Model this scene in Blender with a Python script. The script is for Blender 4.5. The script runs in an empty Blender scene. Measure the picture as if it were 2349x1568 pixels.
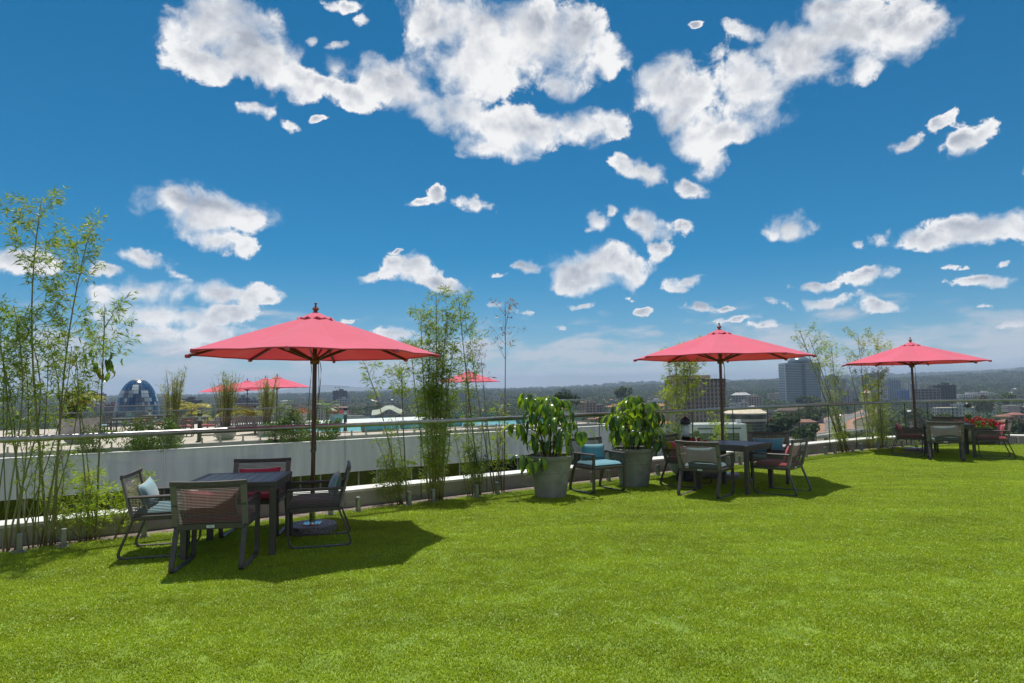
import bpy, bmesh, math, random
import numpy as np
from mathutils import Vector, Matrix, noise as mnoise
R_ = math.radians
random.seed(7)
rng = np.random.default_rng(7)
sc = bpy.context.scene

# ------------------------------------------------------------------ camera
PW, PH = 2349.0, 1568.0          # working pixel frame used for measuring the photograph
FPX, HC, ROLL, EYE = 1500.0, 896.0, R_(0.785), 1.62
PITCH = math.atan((HC - PH / 2) / FPX)
RM = Matrix.Rotation(math.pi / 2 + PITCH, 3, 'X') @ Matrix.Rotation(-ROLL, 3, 'Z')
cam = bpy.data.cameras.new('camera')
cam.sensor_width = 36.0
cam.lens = FPX / PW * 36.0
cam.clip_start = 0.05
cam.clip_end = 60000
camo = bpy.data.objects.new('camera', cam)
camo.matrix_world = Matrix.Translation((0, 0, EYE)) @ RM.to_4x4()
sc.collection.objects.link(camo)
sc.camera = camo

def ray(x, y):
    return RM @ Vector(((x - PW / 2) / FPX, (PH / 2 - y) / FPX, -1.0))
def gp(x, y, z=0.0):
    r = ray(x, y); t = (z - EYE) / r.z
    return Vector((r.x * t, r.y * t, z))
def at(x, y, Y):
    r = ray(x, y); t = Y / r.y
    return Vector((r.x * t, Y, EYE + r.z * t))
def hor(x):
    return HC - (x - PW / 2) * math.tan(ROLL)

# ------------------------------------------------------------------ render look
sc.view_settings.view_transform = 'Standard'
sc.view_settings.look = 'None'
sc.view_settings.exposure = 0.25
sc.view_settings.gamma = 1.0
sc.view_settings.use_curve_mapping = False
sc.render.engine = 'CYCLES'
cy = sc.cycles
cy.use_denoising = True
cy.max_bounces = 7
cy.diffuse_bounces = 3
cy.glossy_bounces = 3
cy.transmission_bounces = 6
cy.transparent_max_bounces = 40
cy.volume_bounces = 0
cy.caustics_reflective = False
cy.caustics_refractive = False
cy.sample_clamp_indirect = 6.0

# ------------------------------------------------------------------ sun
SUN_EL, SUN_VEC = None, Vector((0.17, -0.72, -2.15)).normalized()   # direction the light travels
SUN_EL = math.asin(-SUN_VEC.z)
to_sun = -SUN_VEC
sun = bpy.data.lights.new('sun', 'SUN')
sun.energy = 5.0
sun.angle = R_(0.53)
sun.color = (1.0, 0.955, 0.89)
suno = bpy.data.objects.new('sun', sun)
suno.rotation_euler = SUN_VEC.to_track_quat('-Z', 'Y').to_euler()
suno.location = (0, 0, 30)
sc.collection.objects.link(suno)

# ------------------------------------------------------------------ node helpers
class NT:
    def __init__(s, nt): s.t = nt; s.n = nt.nodes; s.l = nt.links
    def node(s, typ, **k):
        n = s.n.new(typ)
        for a, b in k.items(): setattr(n, a, b)
        return n
    def put(s, sock, v):
        if isinstance(v, bpy.types.NodeSocket): s.l.new(v, sock)
        elif v is not None: sock.default_value = v
    def math(s, op, a, b=None, c=None, clamp=False):
        n = s.node('ShaderNodeMath', operation=op); n.use_clamp = clamp
        s.put(n.inputs[0], a); s.put(n.inputs[1], b)
        if c is not None: s.put(n.inputs[2], c)
        return n.outputs[0]
    def vec(s, op, a, b=None, scale=None):
        n = s.node('ShaderNodeVectorMath', operation=op)
        s.put(n.inputs[0], a); s.put(n.inputs[1], b)
        if scale is not None: s.put(n.inputs[3], scale)
        return n.outputs['Value'] if op in ('LENGTH', 'DOT_PRODUCT', 'DISTANCE') else n.outputs[0]
    def noise(s, v, scale=5, detail=4, rough=.5, lac=2.0, dist=0, color=False):
        n = s.node('ShaderNodeTexNoise')
        s.put(n.inputs['Vector'], v); s.put(n.inputs['Scale'], scale); s.put(n.inputs['Detail'], detail)
        s.put(n.inputs['Roughness'], rough); s.put(n.inputs['Lacunarity'], lac); s.put(n.inputs['Distortion'], dist)
        return n.outputs['Color' if color else 'Fac']
    def mixc(s, f, a, b, mode='MIX'):
        n = s.node('ShaderNodeMix', data_type='RGBA', blend_type=mode)
        s.put(n.inputs[0], f)
        s.put(n.inputs[6], c4(a)); s.put(n.inputs[7], c4(b))
        return n.outputs[2]
    def ramp(s, v, lo, hi, a=0.0, b=1.0, smooth=True):
        n = s.node('ShaderNodeMapRange', interpolation_type='SMOOTHSTEP' if smooth else 'LINEAR')
        s.put(n.inputs[0], v); s.put(n.inputs[1], lo); s.put(n.inputs[2], hi); s.put(n.inputs[3], a); s.put(n.inputs[4], b)
        return n.outputs[0]
def c4(c):
    if isinstance(c, (tuple, list)) and len(c) == 3: return (*c, 1.0)
    return c

# ------------------------------------------------------------------ world: Nishita sky + cumulus clouds placed by direction
CLOUDS = [  # x, y, rx, ry, tilt in the measuring frame; turned into directions below
 (480,62,92,85,0),(465,150,72,48,0),(590,120,118,76,-25),(680,185,68,40,-35),(745,196,34,16,0),
 (1090,62,142,88,0),(900,190,120,55,-14),(815,220,62,36,-20),(1080,150,135,82,0),(1210,90,125,100,0),(1330,105,85,80,20),(1395,120,48,58,60),
 (1050,258,110,60,-18),(1180,305,130,52,-4),(1095,335,60,28,0),(1330,290,100,44,14),(1405,285,38,40,0),(1280,190,70,42,0),(990,60,45,55,0),
 (1440,382,50,22,-32),(1500,398,52,28,-20),(1572,430,44,20,-22),
 (1500,215,50,55,0),(1565,215,85,72,0),(1605,320,66,70,0),(1640,375,52,34,0),(1545,270,50,40,0),(1725,195,100,92,0),(1690,300,60,34,20),(1720,70,60,26,-15),
 (1830,130,125,78,10),(1960,60,118,62,0),(2085,70,102,62,18),(1990,150,46,42,40),(1900,20,80,40,0),(2150,50,40,30,0),
 (790,12,56,12,-8),(832,45,24,13,-15),(718,92,16,12,0),(775,100,26,10,15),(585,250,36,15,-15),(665,287,28,14,-25),(735,275,26,9,15),
 (485,480,146,50,-6),(470,505,100,44,0),(420,468,70,32,0),(575,500,66,48,0),(505,550,85,30,-12),(568,570,42,24,0),
 (30,598,110,36,0),(235,622,44,22,-20),(335,597,70,22,-12),(415,630,34,10,-20),
 (310,676,115,34,4),(520,672,112,28,-6),(370,725,150,34,0),(520,720,75,30,0),(330,765,110,22,0),(470,765,95,30,5),(600,690,32,10,0),(400,800,60,10,0),
 (1005,452,26,24,-30),(962,475,34,11,15),(1098,473,44,16,-8),
 (945,622,66,34,0),(1005,655,66,22,-14),(880,640,54,14,4),
 (1207,613,34,13,0),(1368,608,104,46,4),(1310,622,60,34,0),(1345,648,80,24,6),(1448,628,38,40,0),(1153,637,20,6,0),
 (1362,512,30,24,0),(1400,488,16,17,0),(1478,527,50,38,-15),(1510,572,28,17,0),(1562,522,26,12,0),(1585,636,46,15,12),(1555,655,28,10,0),
 (1805,522,60,30,0),(1770,535,34,18,0),(2058,333,44,12,22),(2150,290,40,18,30),(2212,330,76,30,28),
 (2255,522,125,34,8),(2200,530,80,30,0),(2130,545,56,22,10),(2040,550,26,16,0),(1985,563,13,8,0),(2349,395,20,12,0),(2340,525,60,36,0),
 (1995,632,60,20,6),(1880,656,75,11,5),(1905,690,70,14,10),(2022,697,62,18,6),(2240,645,74,15,3),(2192,610,24,8,0),
 (1600,705,40,13,0),(1665,708,28,8,10),(1480,720,25,9,0),(1750,750,30,11,10),(1690,738,60,8,5),(1200,716,34,8,0),(1280,748,22,6,0),
 (1330,700,22,7,0),(1130,702,20,6,0),(905,580,16,6,0),(1602,50,16,8,0),(1790,700,30,8,-20),(2305,604,20,7,10),(2310,750,34,8,10),(2260,705,16,5,0),(1440,690,14,5,0),(905,768,56,18,-10),(815,733,20,6,0),
]
GROUND_BAND = [(1500,845,240,16,0),(1950,835,200,14,0),(2230,820,160,14,0),(760,820,120,14,0),(420,800,120,22,0),(160,790,120,20,0),(1080,790,90,16,0),(1330,790,120,10,0),(1255,812,120,14,0),(1400,818,150,12,0),(1100,815,100,14,0),(1850,795,90,12,0),(2050,790,110,10,0),(2250,785,120,9,0),(350,842,190,15,0),(120,830,110,18,0),(620,862,150,14,0),
 (900,845,120,13,0),(2330,755,60,7,0)]
def build_world():
    w = bpy.data.worlds.new('World'); sc.world = w; w.use_nodes = True
    t = NT(w.node_tree); t.n.clear()
    out = t.node('ShaderNodeOutputWorld'); bg = t.node('ShaderNodeBackground')
    t.l.new(bg.outputs[0], out.inputs[0])
    sky = t.node('ShaderNodeTexSky', sky_type='NISHITA')
    sky.sun_disc = False
    sky.sun_elevation = SUN_EL
    sky.sun_rotation = math.atan2(to_sun.x, to_sun.y)
    sky.altitude = 1700; sky.air_density = 1.0; sky.dust_density = 0.9; sky.ozone_density = 5.0
    hs = t.node('ShaderNodeHueSaturation'); hs.inputs['Saturation'].default_value = SKY_SAT; hs.inputs['Hue'].default_value = SKY_HUE
    t.l.new(sky.outputs[0], hs.inputs['Color'])
    tint = hs.outputs[0]
    t.l.new(tint, bg.inputs[0])
    bg.inputs[1].default_value = SKY_STRENGTH
    w.cycles.sampling_method = 'MANUAL'; w.cycles.sample_map_resolution = 256

def cloud_dome():
    """Cumulus on a shell 30 km out, above and outside the haze: thickness per vertex, ragged detail from noise on direction."""
    RAD = 30000.0
    def azel(x, y):
        r = ray(x, y).normalized()
        return np.array([math.degrees(math.atan2(r.x, r.y)), math.degrees(math.asin(r.z))])
    def field(lst, P):
        acc = np.full(len(P), 50.0); hv = np.zeros(len(P)); hw = np.full(len(P), 1e-6); sz = np.zeros(len(P)); sw = np.full(len(P), 1e-9)
        for (x, y, rx, ry, rot) in lst:
            a = R_(rot); c = azel(x, y)
            u = azel(x + rx * math.cos(a), y - rx * math.sin(a)) - c
            v = azel(x + ry * math.sin(a), y + ry * math.cos(a)) - c
            M = np.linalg.inv(np.array([u, v]).T)
            q = (P - c) @ M.T
            L = np.sqrt((q ** 2).sum(1))
            wgt = np.exp(-np.clip(L, 0, 6) * 3.0) * v[1]; hv += wgt * q[:, 1] ; hw += wgt
            g = np.exp(-np.clip(L, 0, 6) * 2.5); sz += g * math.sqrt(np.linalg.norm(u) * np.linalg.norm(v)); sw += g
            k = .22
            h = np.clip(k - np.abs(acc - L), 0, None) / k
            acc = np.minimum(acc, L) - h ** 3 * k / 6
        return 1 - acc, np.clip(hv / hw, -1, 1), np.clip(1.25 - sz / sw * .55, 0, 1)
    def dirs(A, E):
        A = np.radians(A); E = np.radians(E)
        return np.stack([np.sin(A) * np.cos(E), np.cos(A) * np.cos(E), np.sin(E)], 1)
    def fbmv(D, f, o):
        return np.array([mnoise.fractal(Vector(d) * f, .6, 2.0, o) for d in D])
    def grid(a0, a1, na, e0, e1, ne):
        A, E = np.meshgrid(np.linspace(a0, a1, na), np.linspace(e0, e1, ne))
        return A.ravel(), E.ravel(), na, ne
    verts, faces, att, att2, att3, att4 = [], [], [], [], [], []
    def emit(A, E, na, ne, f1, f2, keep, fh, ff):
        D = dirs(A, E); base = sum(len(v) for v in verts)
        verts.append(D * RAD); att.append(f1); att2.append(f2); att3.append(fh); att4.append(ff)
        I = np.arange(na * ne).reshape(ne, na)
        q = np.stack([I[:-1, :-1], I[:-1, 1:], I[1:, 1:], I[1:, :-1]], -1).reshape(-1, 4)
        k = keep[q].any(1)
        faces.append(q[k] + base)
    A, E, na, ne = grid(-43, 43, 345, -0.5, 38, 155)
    D = dirs(A, E)
    w1 = fbmv(D, 12.0, 4); w2 = fbmv(D + 5.2, 12.0, 4)
    P = np.stack([A + w1 * .65, E + w2 * .5], 1)
    f1, fh, ff = field(CLOUDS, P)
    f2, _, _ = field(GROUND_BAND, P)
    veil = np.clip((13 - E) / 10, 0, 1) * 1.35 - 1.25
    f2 = np.maximum(f2, veil)
    f1 = np.clip(f1, -2, 1.2); f2 = np.clip(f2, -2, 1)
    emit(A, E, na, ne, f1, f2, (f1 > -1.1) | (f2 > -.6), fh, ff)
    # the rest of the sky: the same kind of scattered cumulus
    A, E, na, ne = grid(-180, 180, 241, -0.5, 84, 57)
    D = dirs(A, E)
    g = fbmv(D + 3.7, 2.6, 3) * 2.4 - .30
    inside = (np.abs(A) < 43.2) & (E < 38.2)
    ts = np.array(to_sun)
    near_sun = (D @ ts) > math.cos(R_(24))
    g[inside | near_sun] = -2
    g = np.clip(g, -2, 1.2)
    g2 = np.where(inside, -2, np.clip((13 - E) / 10, 0, 1) * 1.35 - 1.25)
    emit(A, E, na, ne, g, g2, ((g > -.9) | (g2 > -.5)), np.zeros(len(A)), np.full(len(A), .2))
    V = np.concatenate(verts); Fq = np.concatenate(faces)
    me = bpy.data.meshes.new('sky')
    me.from_pydata(V.tolist(), [], Fq.tolist())
    for nm, a in (('thickness', np.concatenate(att)), ('low_cloud', np.concatenate(att2)), ('rise', np.concatenate(att3)), ('fine', np.concatenate(att4))):
        at_ = me.attributes.new(nm, 'FLOAT', 'POINT'); at_.data.foreach_set('value', a.astype(np.float32))
    for p_ in me.polygons: p_.use_smooth = True
    m = bpy.data.materials.new('cloud'); m.use_nodes = True; m.cycles.emission_sampling = 'NONE'
    t = NT(m.node_tree); t.n.clear()
    geo = t.node('ShaderNodeNewGeometry'); d = t.vec('SCALE', geo.outputs['Position'], scale=1 / RAD)
    th = t.node('ShaderNodeAttribute', attribute_name='thickness').outputs['Fac']
    lo = t.node('ShaderNodeAttribute', attribute_name='low_cloud').outputs['Fac']
    ri = t.node('ShaderNodeAttribute', attribute_name='rise').outputs['Fac']
    fine = t.node('ShaderNodeAttribute', attribute_name='fine').outputs['Fac']
    fbm = t.noise(d, 24.0, 12, .60, 2.1, .25)
    fb_s = t.noise(d, 62.0, 8, .58, 2.1, .3)
    big = t.noise(d, 10.0, 2, .5)
    wisp = t.noise(t.vec('ADD', d, (3.1, 0, 0)), 14.0, 3, .5)
    n1 = t.math('ADD', t.math('MULTIPLY', t.math('SUBTRACT', fbm, .5), 2.7), t.math('MULTIPLY', t.math('MULTIPLY', t.math('SUBTRACT', fb_s, .5), 3.2), fine))
    D_ = t.math('ADD', t.math('ADD', t.math('MULTIPLY', th, 1.35), .14), t.math('ADD', n1, t.math('MULTIPLY', t.math('SUBTRACT', big, .5), .5)))
    soft = t.ramp(wisp, .34, .64, .34, 1.45)
    cov = t.ramp(t.math('DIVIDE', t.math('ADD', D_, .06), soft), 0.0, 1.0)
    up1 = t.vec('ADD', d, (-.003, 0.004, 0.016))
    r1 = t.math('SUBTRACT', t.noise(d, 15.0, 5, .48, 2.1, .2), t.noise(up1, 15.0, 5, .48, 2.1, .2))
    up2 = t.vec('ADD', d, (-.001, 0.0015, 0.005))
    r2_ = t.math('SUBTRACT', t.noise(d, 48.0, 3, .5, 2.1, .2), t.noise(up2, 48.0, 3, .5, 2.1, .2))
    rel = t.math('ADD', t.math('MULTIPLY', r1, 1.3), t.math('MULTIPLY', r2_, .45))
    thick = t.ramp(D_, 0.15, 1.5)
    lowp = t.ramp(ri, .35, -.65, 0.0, 1.0)
    patch = t.ramp(big, .40, .62, .35, 1.0)
    sh = t.math('SUBTRACT', t.math('ADD', 1.04, rel), t.math('MULTIPLY', thick, t.math('ADD', t.math('MULTIPLY', patch, .44), t.math('MULTIPLY', lowp, .42))))
    sh = t.ramp(sh, 0.36, 1.0, 0.0, 1.0, smooth=False)
    cc = t.mixc(sh, (.43, .47, .55), (1.0, 1.0, 1.0))
    e1 = t.node('ShaderNodeEmission'); t.l.new(cc, e1.inputs[0]); e1.inputs[1].default_value = CLOUD_E
    st = t.node('ShaderNodeMapping'); t.l.new(d, st.inputs[0]); st.inputs[3].default_value = (1, 1, 3.2)
    fb2 = t.noise(st.outputs[0], 12.0, 6, .58)
    c2 = t.math('MULTIPLY', t.ramp(t.math('ADD', t.math('ADD', lo, .22), t.math('MULTIPLY', t.math('SUBTRACT', fb2, .5), 2.8)), -.1, .75), .80)
    e2 = t.node('ShaderNodeEmission'); e2.inputs[0].default_value = (.80, .83, .88, 1); e2.inputs[1].default_value = CLOUD_E * .86
    tr = t.node('ShaderNodeBsdfTransparent')
    m1 = t.node('ShaderNodeMixShader'); t.l.new(c2, m1.inputs[0]); t.l.new(tr.outputs[0], m1.inputs[1]); t.l.new(e2.outputs[0], m1.inputs[2])
    m2 = t.node('ShaderNodeMixShader'); t.l.new(cov, m2.inputs[0]); t.l.new(m1.outputs[0], m2.inputs[1]); t.l.new(e1.outputs[0], m2.inputs[2])
    o = t.node('ShaderNodeOutputMaterial'); t.l.new(m2.outputs[0], o.inputs[0])
    me.materials.append(m)
    ob = bpy.data.objects.new('sky', me); ob['kind'] = 'structure'; sc.collection.objects.link(ob)
SKY_STRENGTH = 0.072
SKY_SAT, SKY_HUE = 1.50, 0.484
CLOUD_E = 0.80
build_world()
cloud_dome()

# ================================================================== mesh building
class MB:
    """Collects vertices and faces of one object."""
    def __init__(s): s.v = []; s.f = []
    def add(s, vs, fs):
        b = len(s.v); s.v.extend([tuple(v) for v in vs]); s.f.extend([tuple(i + b for i in f) for f in fs]); return s
    def box(s, c, sz, rz=0.0, ch=0.0, M=None):
        x, y, z = [a / 2 for a in sz]
        if ch <= 0:
            vs = [(-x,-y,-z),(x,-y,-z),(x,y,-z),(-x,y,-z),(-x,-y,z),(x,-y,z),(x,y,z),(-x,y,z)]
            fs = [(0,3,2,1),(4,5,6,7),(0,1,5,4),(1,2,6,5),(2,3,7,6),(3,0,4,7)]
        else:
            c_ = min(ch, x * .9, y * .9, z * .9); vs = []; idx = {}
            for sx in (-1, 1):
                for sy in (-1, 1):
                    for sz_ in (-1, 1):
                        for ax in range(3):
                            p = [sx * (x - c_), sy * (y - c_), sz_ * (z - c_)]
                            p[ax] = (sx * x, sy * y, sz_ * z)[ax]
                            idx[(sx, sy, sz_, ax)] = len(vs); vs.append(tuple(p))
            fs = []
            def q(keys): fs.append([idx[k] for k in keys])
            for sg in (-1, 1):
                for ax in range(3):
                    o = [a for a in range(3) if a != ax]; ks = []
                    for (a, b) in ((-1,-1),(1,-1),(1,1),(-1,1)):
                        s3 = [0, 0, 0]; s3[ax] = sg; s3[o[0]] = a; s3[o[1]] = b; ks.append((*s3, ax))
                    q(ks)
            for ax in range(3):
                o = [a for a in range(3) if a != ax]
                for a in (-1, 1):
                    for b in (-1, 1):
                        k0 = [0,0,0]; k0[o[0]] = a; k0[o[1]] = b
                        A = list(k0); A[ax] = -1; B = list(k0); B[ax] = 1
                        q([(*A, o[0]), (*B, o[0]), (*B, o[1]), (*A, o[1])])
            for sx in (-1, 1):
                for sy in (-1, 1):
                    for sz_ in (-1, 1): q([(sx, sy, sz_, 0), (sx, sy, sz_, 1), (sx, sy, sz_, 2)])
        cs, sn = math.cos(rz), math.sin(rz)
        if M is not None: vs = [tuple(M @ Vector(v)) for v in vs]
        vs = [(c[0] + v[0] * cs - v[1] * sn, c[1] + v[0] * sn + v[1] * cs, c[2] + v[2]) for v in vs]
        return s.add(vs, fs)
    def sweep(s, path, prof, closed=False, up=Vector((0, 0, 1)), caps=True):
        """prof: list of (side, up) offsets swept along path; frames kept upright against `up`"""
        P = [Vector(p) for p in path]; n = len(P); m = len(prof); vs = []
        for i, p in enumerate(P):
            a = P[(i - 1) % n] if (closed or i > 0) else P[i]
            b = P[(i + 1) % n] if (closed or i < n - 1) else P[i]
            d1 = (p - a); d2 = (b - p)
            d1 = d1.normalized() if d1.length > 1e-9 else d2.normalized()
            d2 = d2.normalized() if d2.length > 1e-9 else d1
            t = (d1 + d2).normalized()
            side = t.cross(up)
            if side.length < 1e-4: side = t.cross(Vector((1, 0, 0)))
            side.normalize(); u2 = side.cross(t).normalized()
            k = 1.0 / max(.5, math.sqrt(max(0.0, (1 + d1.dot(d2)) / 2)))
            plane_n = (d2 - d1)
            for (x, y) in prof:
                o = side * x + u2 * y
                if plane_n.length > 1e-5:
                    pn = plane_n.normalized(); o = o + pn * o.dot(pn) * (k - 1)
                vs.append(p + o)
        fs = []
        for i in range(n if closed else n - 1):
            j = (i + 1) % n
            for q in range(m):
                r = (q + 1) % m
                fs.append((i * m + q, i * m + r, j * m + r, j * m + q))
        if caps and not closed:
            fs.append(tuple(range(m - 1, -1, -1))); fs.append(tuple((n - 1) * m + q for q in range(m)))
        return s.add(vs, fs)
    def tube(s, path, r, seg=6, closed=False, up=Vector((0, 0, 1))):
        if not hasattr(r, '__len__'):
            return s.sweep(path, [(r * math.cos(2*math.pi*k/seg), r * math.sin(2*math.pi*k/seg)) for k in range(seg)], closed, up)
        P = [Vector(p) for p in path]; n = len(P); vs = []; fs = []
        for i, p in enumerate(P):
            t = (P[min(i + 1, n - 1)] - P[max(i - 1, 0)]).normalized()
            sd = t.cross(Vector((0.13, 0.97, .2))).normalized(); u = sd.cross(t)
            for k in range(seg):
                a = 2 * math.pi * k / seg; vs.append(p + (sd * math.cos(a) + u * math.sin(a)) * r[i])
        for i in range(n - 1):
            for k in range(seg):
                l = (k + 1) % seg; fs.append((i*seg+k, i*seg+l, (i+1)*seg+l, (i+1)*seg+k))
        fs.append(tuple(range(seg - 1, -1, -1))); fs.append(tuple((n - 1) * seg + k for k in range(seg)))
        return s.add(vs, fs)
    def lathe(s, prof, seg=24, c=(0, 0, 0), a0=0.0, a1=2 * math.pi):
        full = abs(a1 - a0 - 2 * math.pi) < 1e-6; n = seg if full else seg + 1; vs = []; fs = []
        for (r, z) in prof:
            for k in range(n):
                a = a0 + (a1 - a0) * k / seg; vs.append((c[0] + r * math.cos(a), c[1] + r * math.sin(a), c[2] + z))
        for i in range(len(prof) - 1):
            for k in range(seg):
                l = (k + 1) % n; fs.append((i*n+k, i*n+l, (i+1)*n+l, (i+1)*n+k))
        if full:
            if prof[0][0] > 1e-6: fs.append(tuple(range(n - 1, -1, -1)))
            if prof[-1][0] > 1e-6: fs.append(tuple((len(prof) - 1) * n + k for k in range(n)))
        return s.add(vs, fs)
    def prism(s, poly, z0, z1):
        n = len(poly)
        vs = [(p[0], p[1], z0) for p in poly] + [(p[0], p[1], z1) for p in poly]
        return s.add(vs, [tuple(range(n - 1, -1, -1)), tuple(range(n, 2 * n))] + [(i, (i + 1) % n, n + (i + 1) % n, n + i) for i in range(n)])
    def mesh(s, name, mat, smooth=False, angle=None):
        me = bpy.data.meshes.new(name); me.from_pydata(s.v, [], s.f)
        if mat is not None: me.materials.append(mat)
        if smooth:
            for p in me.polygons: p.use_smooth = True
        me.update()
        if smooth and angle: 
            try: me.set_sharp_from_angle(angle=R_(angle))
            except Exception: pass
        return me

COL = sc.collection
def put(name, me, parent=None, loc=None, rot=None, scale=None, label=None, kind=None):
    o = bpy.data.objects.new(name, me); COL.objects.link(o)
    if parent is not None: o.parent = parent
    if loc is not None: o.location = loc
    if rot is not None: o.rotation_euler = rot if hasattr(rot, '__len__') else (0, 0, rot)
    if scale is not None: o.scale = scale if hasattr(scale, '__len__') else (scale,) * 3
    if label: o['label'] = label
    if kind: o['kind'] = kind
    return o
def thing(name, label, cat, loc=(0, 0, 0), rot=0.0, group=None, scale=None, me=None):
    o = put(name, me, None, loc, rot, scale, label); o['category'] = cat
    if group: o['group'] = group
    return o

# ================================================================== materials
def srgb(r, g, b):
    f = lambda c: c / 12.92 if c <= .04045 else ((c + .055) / 1.055) ** 2.4
    return (f(r / 255), f(g / 255), f(b / 255))
MATS = {}
def mat(name, col, rough=.6, metal=0.0, col2=None, nscale=8, ndet=4, lo=.35, hi=.65, bump=0.0, bscale=60, trans=0.0, tcol=None,
        spec=.5, obj=True, coat=0.0, rnd=0.0, bump_d=.01, sheen=0.0, stretch=None):
    if name in MATS: return MATS[name]
    m = bpy.data.materials.new(name); m.use_nodes = True; MATS[name] = m
    t = NT(m.node_tree); b = t.n['Principled BSDF']; o = t.n['Material Output']
    tc = t.node('ShaderNodeTexCoord').outputs['Object' if obj else 'Generated']
    if stretch:
        mp = t.node('ShaderNodeMapping'); t.l.new(tc, mp.inputs[0]); mp.inputs[3].default_value = stretch; tcs = mp.outputs[0]
    else: tcs = tc
    c = None
    if col2 is not None:
        n = t.noise(tcs, nscale, ndet, .6); c = t.mixc(t.ramp(n, lo, hi), col, col2)
    if rnd > 0:
        oi = t.node('ShaderNodeObjectInfo').outputs['Random']
        hs = t.node('ShaderNodeHueSaturation'); t.put(hs.inputs['Color'], c if c is not None else c4(col))
        t.put(hs.inputs['Value'], t.ramp(oi, 0, 1, 1 - rnd, 1 + rnd, smooth=False))
        c = hs.outputs[0]
    if c is None: b.inputs['Base Color'].default_value = c4(col)
    else: t.l.new(c, b.inputs['Base Color'])
    b.inputs['Roughness'].default_value = rough; b.inputs['Metallic'].default_value = metal
    b.inputs['Specular IOR Level'].default_value = spec
    b.inputs['Coat Weight'].default_value = coat
    b.inputs['Sheen Weight'].default_value = sheen
    if bump > 0:
        bn = t.node('ShaderNodeBump'); bn.inputs['Strength'].default_value = bump; bn.inputs['Distance'].default_value = bump_d
        t.l.new(t.noise(tcs, bscale, 5, .6), bn.inputs['Height']); t.l.new(bn.outputs[0], b.inputs['Normal'])
    if trans > 0:
        tr = t.node('ShaderNodeBsdfTranslucent')
        if tcol is None and c is not None: t.l.new(c, tr.inputs[0])
        else: tr.inputs[0].default_value = c4(tcol or col)
        mx = t.node('ShaderNodeMixShader'); mx.inputs[0].default_value = trans
        t.l.new(b.outputs[0], mx.inputs[1]); t.l.new(tr.outputs[0], mx.inputs[2]); t.l.new(mx.outputs[0], o.inputs[0])
    return m
def glassmat(name, tint=(.90, .95, .93), rough=0.0, ior=1.5):
    """architectural glass: straight-through tint plus Fresnel reflection"""
    if name in MATS: return MATS[name]
    m = bpy.data.materials.new(name); m.use_nodes = True; MATS[name] = m
    t = NT(m.node_tree); t.n.clear()
    tr = t.node('ShaderNodeBsdfTransparent'); tr.inputs[0].default_value = c4(tint)
    gl = t.node('ShaderNodeBsdfGlossy'); gl.inputs['Roughness'].default_value = rough
    g = t.node('ShaderNodeNewGeometry')      # Schlick reflectance, the same from both faces of the pane
    c = t.math('ABSOLUTE', t.vec('DOT_PRODUCT', g.outputs['Normal'], g.outputs['Incoming']))
    f0 = ((ior - 1) / (ior + 1)) ** 2
    fr = t.math('ADD', t.math('MULTIPLY', t.math('POWER', t.math('SUBTRACT', 1.0, c), 5.0), 1 - f0), f0)
    mx = t.node('ShaderNodeMixShader'); t.l.new(fr, mx.inputs[0])
    t.l.new(tr.outputs[0], mx.inputs[1]); t.l.new(gl.outputs[0], mx.inputs[2])
    o = t.node('ShaderNodeOutputMaterial'); t.l.new(mx.outputs[0], o.inputs[0])
    return m

M_STEEL = mat('brushed_steel', (.36, .35, .33), .38, 1.0, (.28, .27, .26), 12, 3, bump=.03, bscale=200, stretch=(1, 1, 1))
M_CONC = mat('concrete_parapet', (.36, .335, .31), .85, col2=(.27, .25, .23), nscale=1.6, ndet=8, bump=.25, bscale=40)
M_WHITEW = mat('white_wall', (.70, .70, .68), .8, col2=(.56, .565, .55), nscale=2.4, ndet=9, bump=.15, bscale=14, bump_d=.02, stretch=(1, 1, .10))
M_CAP = mat('white_coping', (.78, .76, .73), .7, col2=(.60, .57, .53), nscale=2.2, ndet=7, bump=.2, bscale=30)
M_PAVE = mat('pink_paving', (.52, .42, .36), .75, col2=(.44, .36, .31), nscale=.8, ndet=8, bump=.1, bscale=20)
M_DKGLASS = mat('dark_glazing', (.015, .028, .026), .07, spec=.8)
M_CHAR = mat('charcoal_powdercoat', (.078, .064, .055), .5, col2=(.062, .051, .044), nscale=20, bump=.04, bscale=300)
M_CHAR2 = mat('table_slat_grey', (.075, .082, .095), .38, col2=(.060, .066, .078), nscale=14, bump=.05, bscale=120, stretch=(1, 8, 1))
M_ROPE = mat('taupe_rope', (.17, .142, .122), .8, col2=(.12, .10, .088), nscale=60)
M_ROPEW = mat('rope_wrapping', (.165, .15, .135), .8, col2=(.10, .09, .08), nscale=1, ndet=2, bump=.6, bscale=1)
M_WOOD = mat('dark_teak', (.115, .042, .022), .42, col2=(.07, .025, .014), nscale=14, stretch=(1, 1, .12), coat=.25, bump=.05)
M_FINIAL = mat('teak_finial', (.22, .085, .055), .5, col2=(.16, .06, .04), nscale=30)
M_RED = mat('red_canvas', (.71, .105, .175), .85, col2=(.67, .098, .16), nscale=2.2, trans=.22, tcol=(.50, .018, .034), bump=.35, bscale=5, bump_d=.012, sheen=.35, spec=.2)
M_BLACK = mat('black_metal', (.010, .010, .011), .45, col2=(.012, .012, .013), nscale=10)
M_GRANITE = mat('granite_terrazzo', (.25, .24, .235), .55, col2=(.05, .048, .046), nscale=90, ndet=2, lo=.42, hi=.58)
M_SOIL = mat('soil', (.075, .045, .03), .95, col2=(.03, .02, .013), nscale=30, bump=.8, bscale=60)
M_LABEL = mat('maker_tag', (.62, .64, .66), .35)
M_CORD = mat('cord', (.16, .14, .11), .8)
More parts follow.
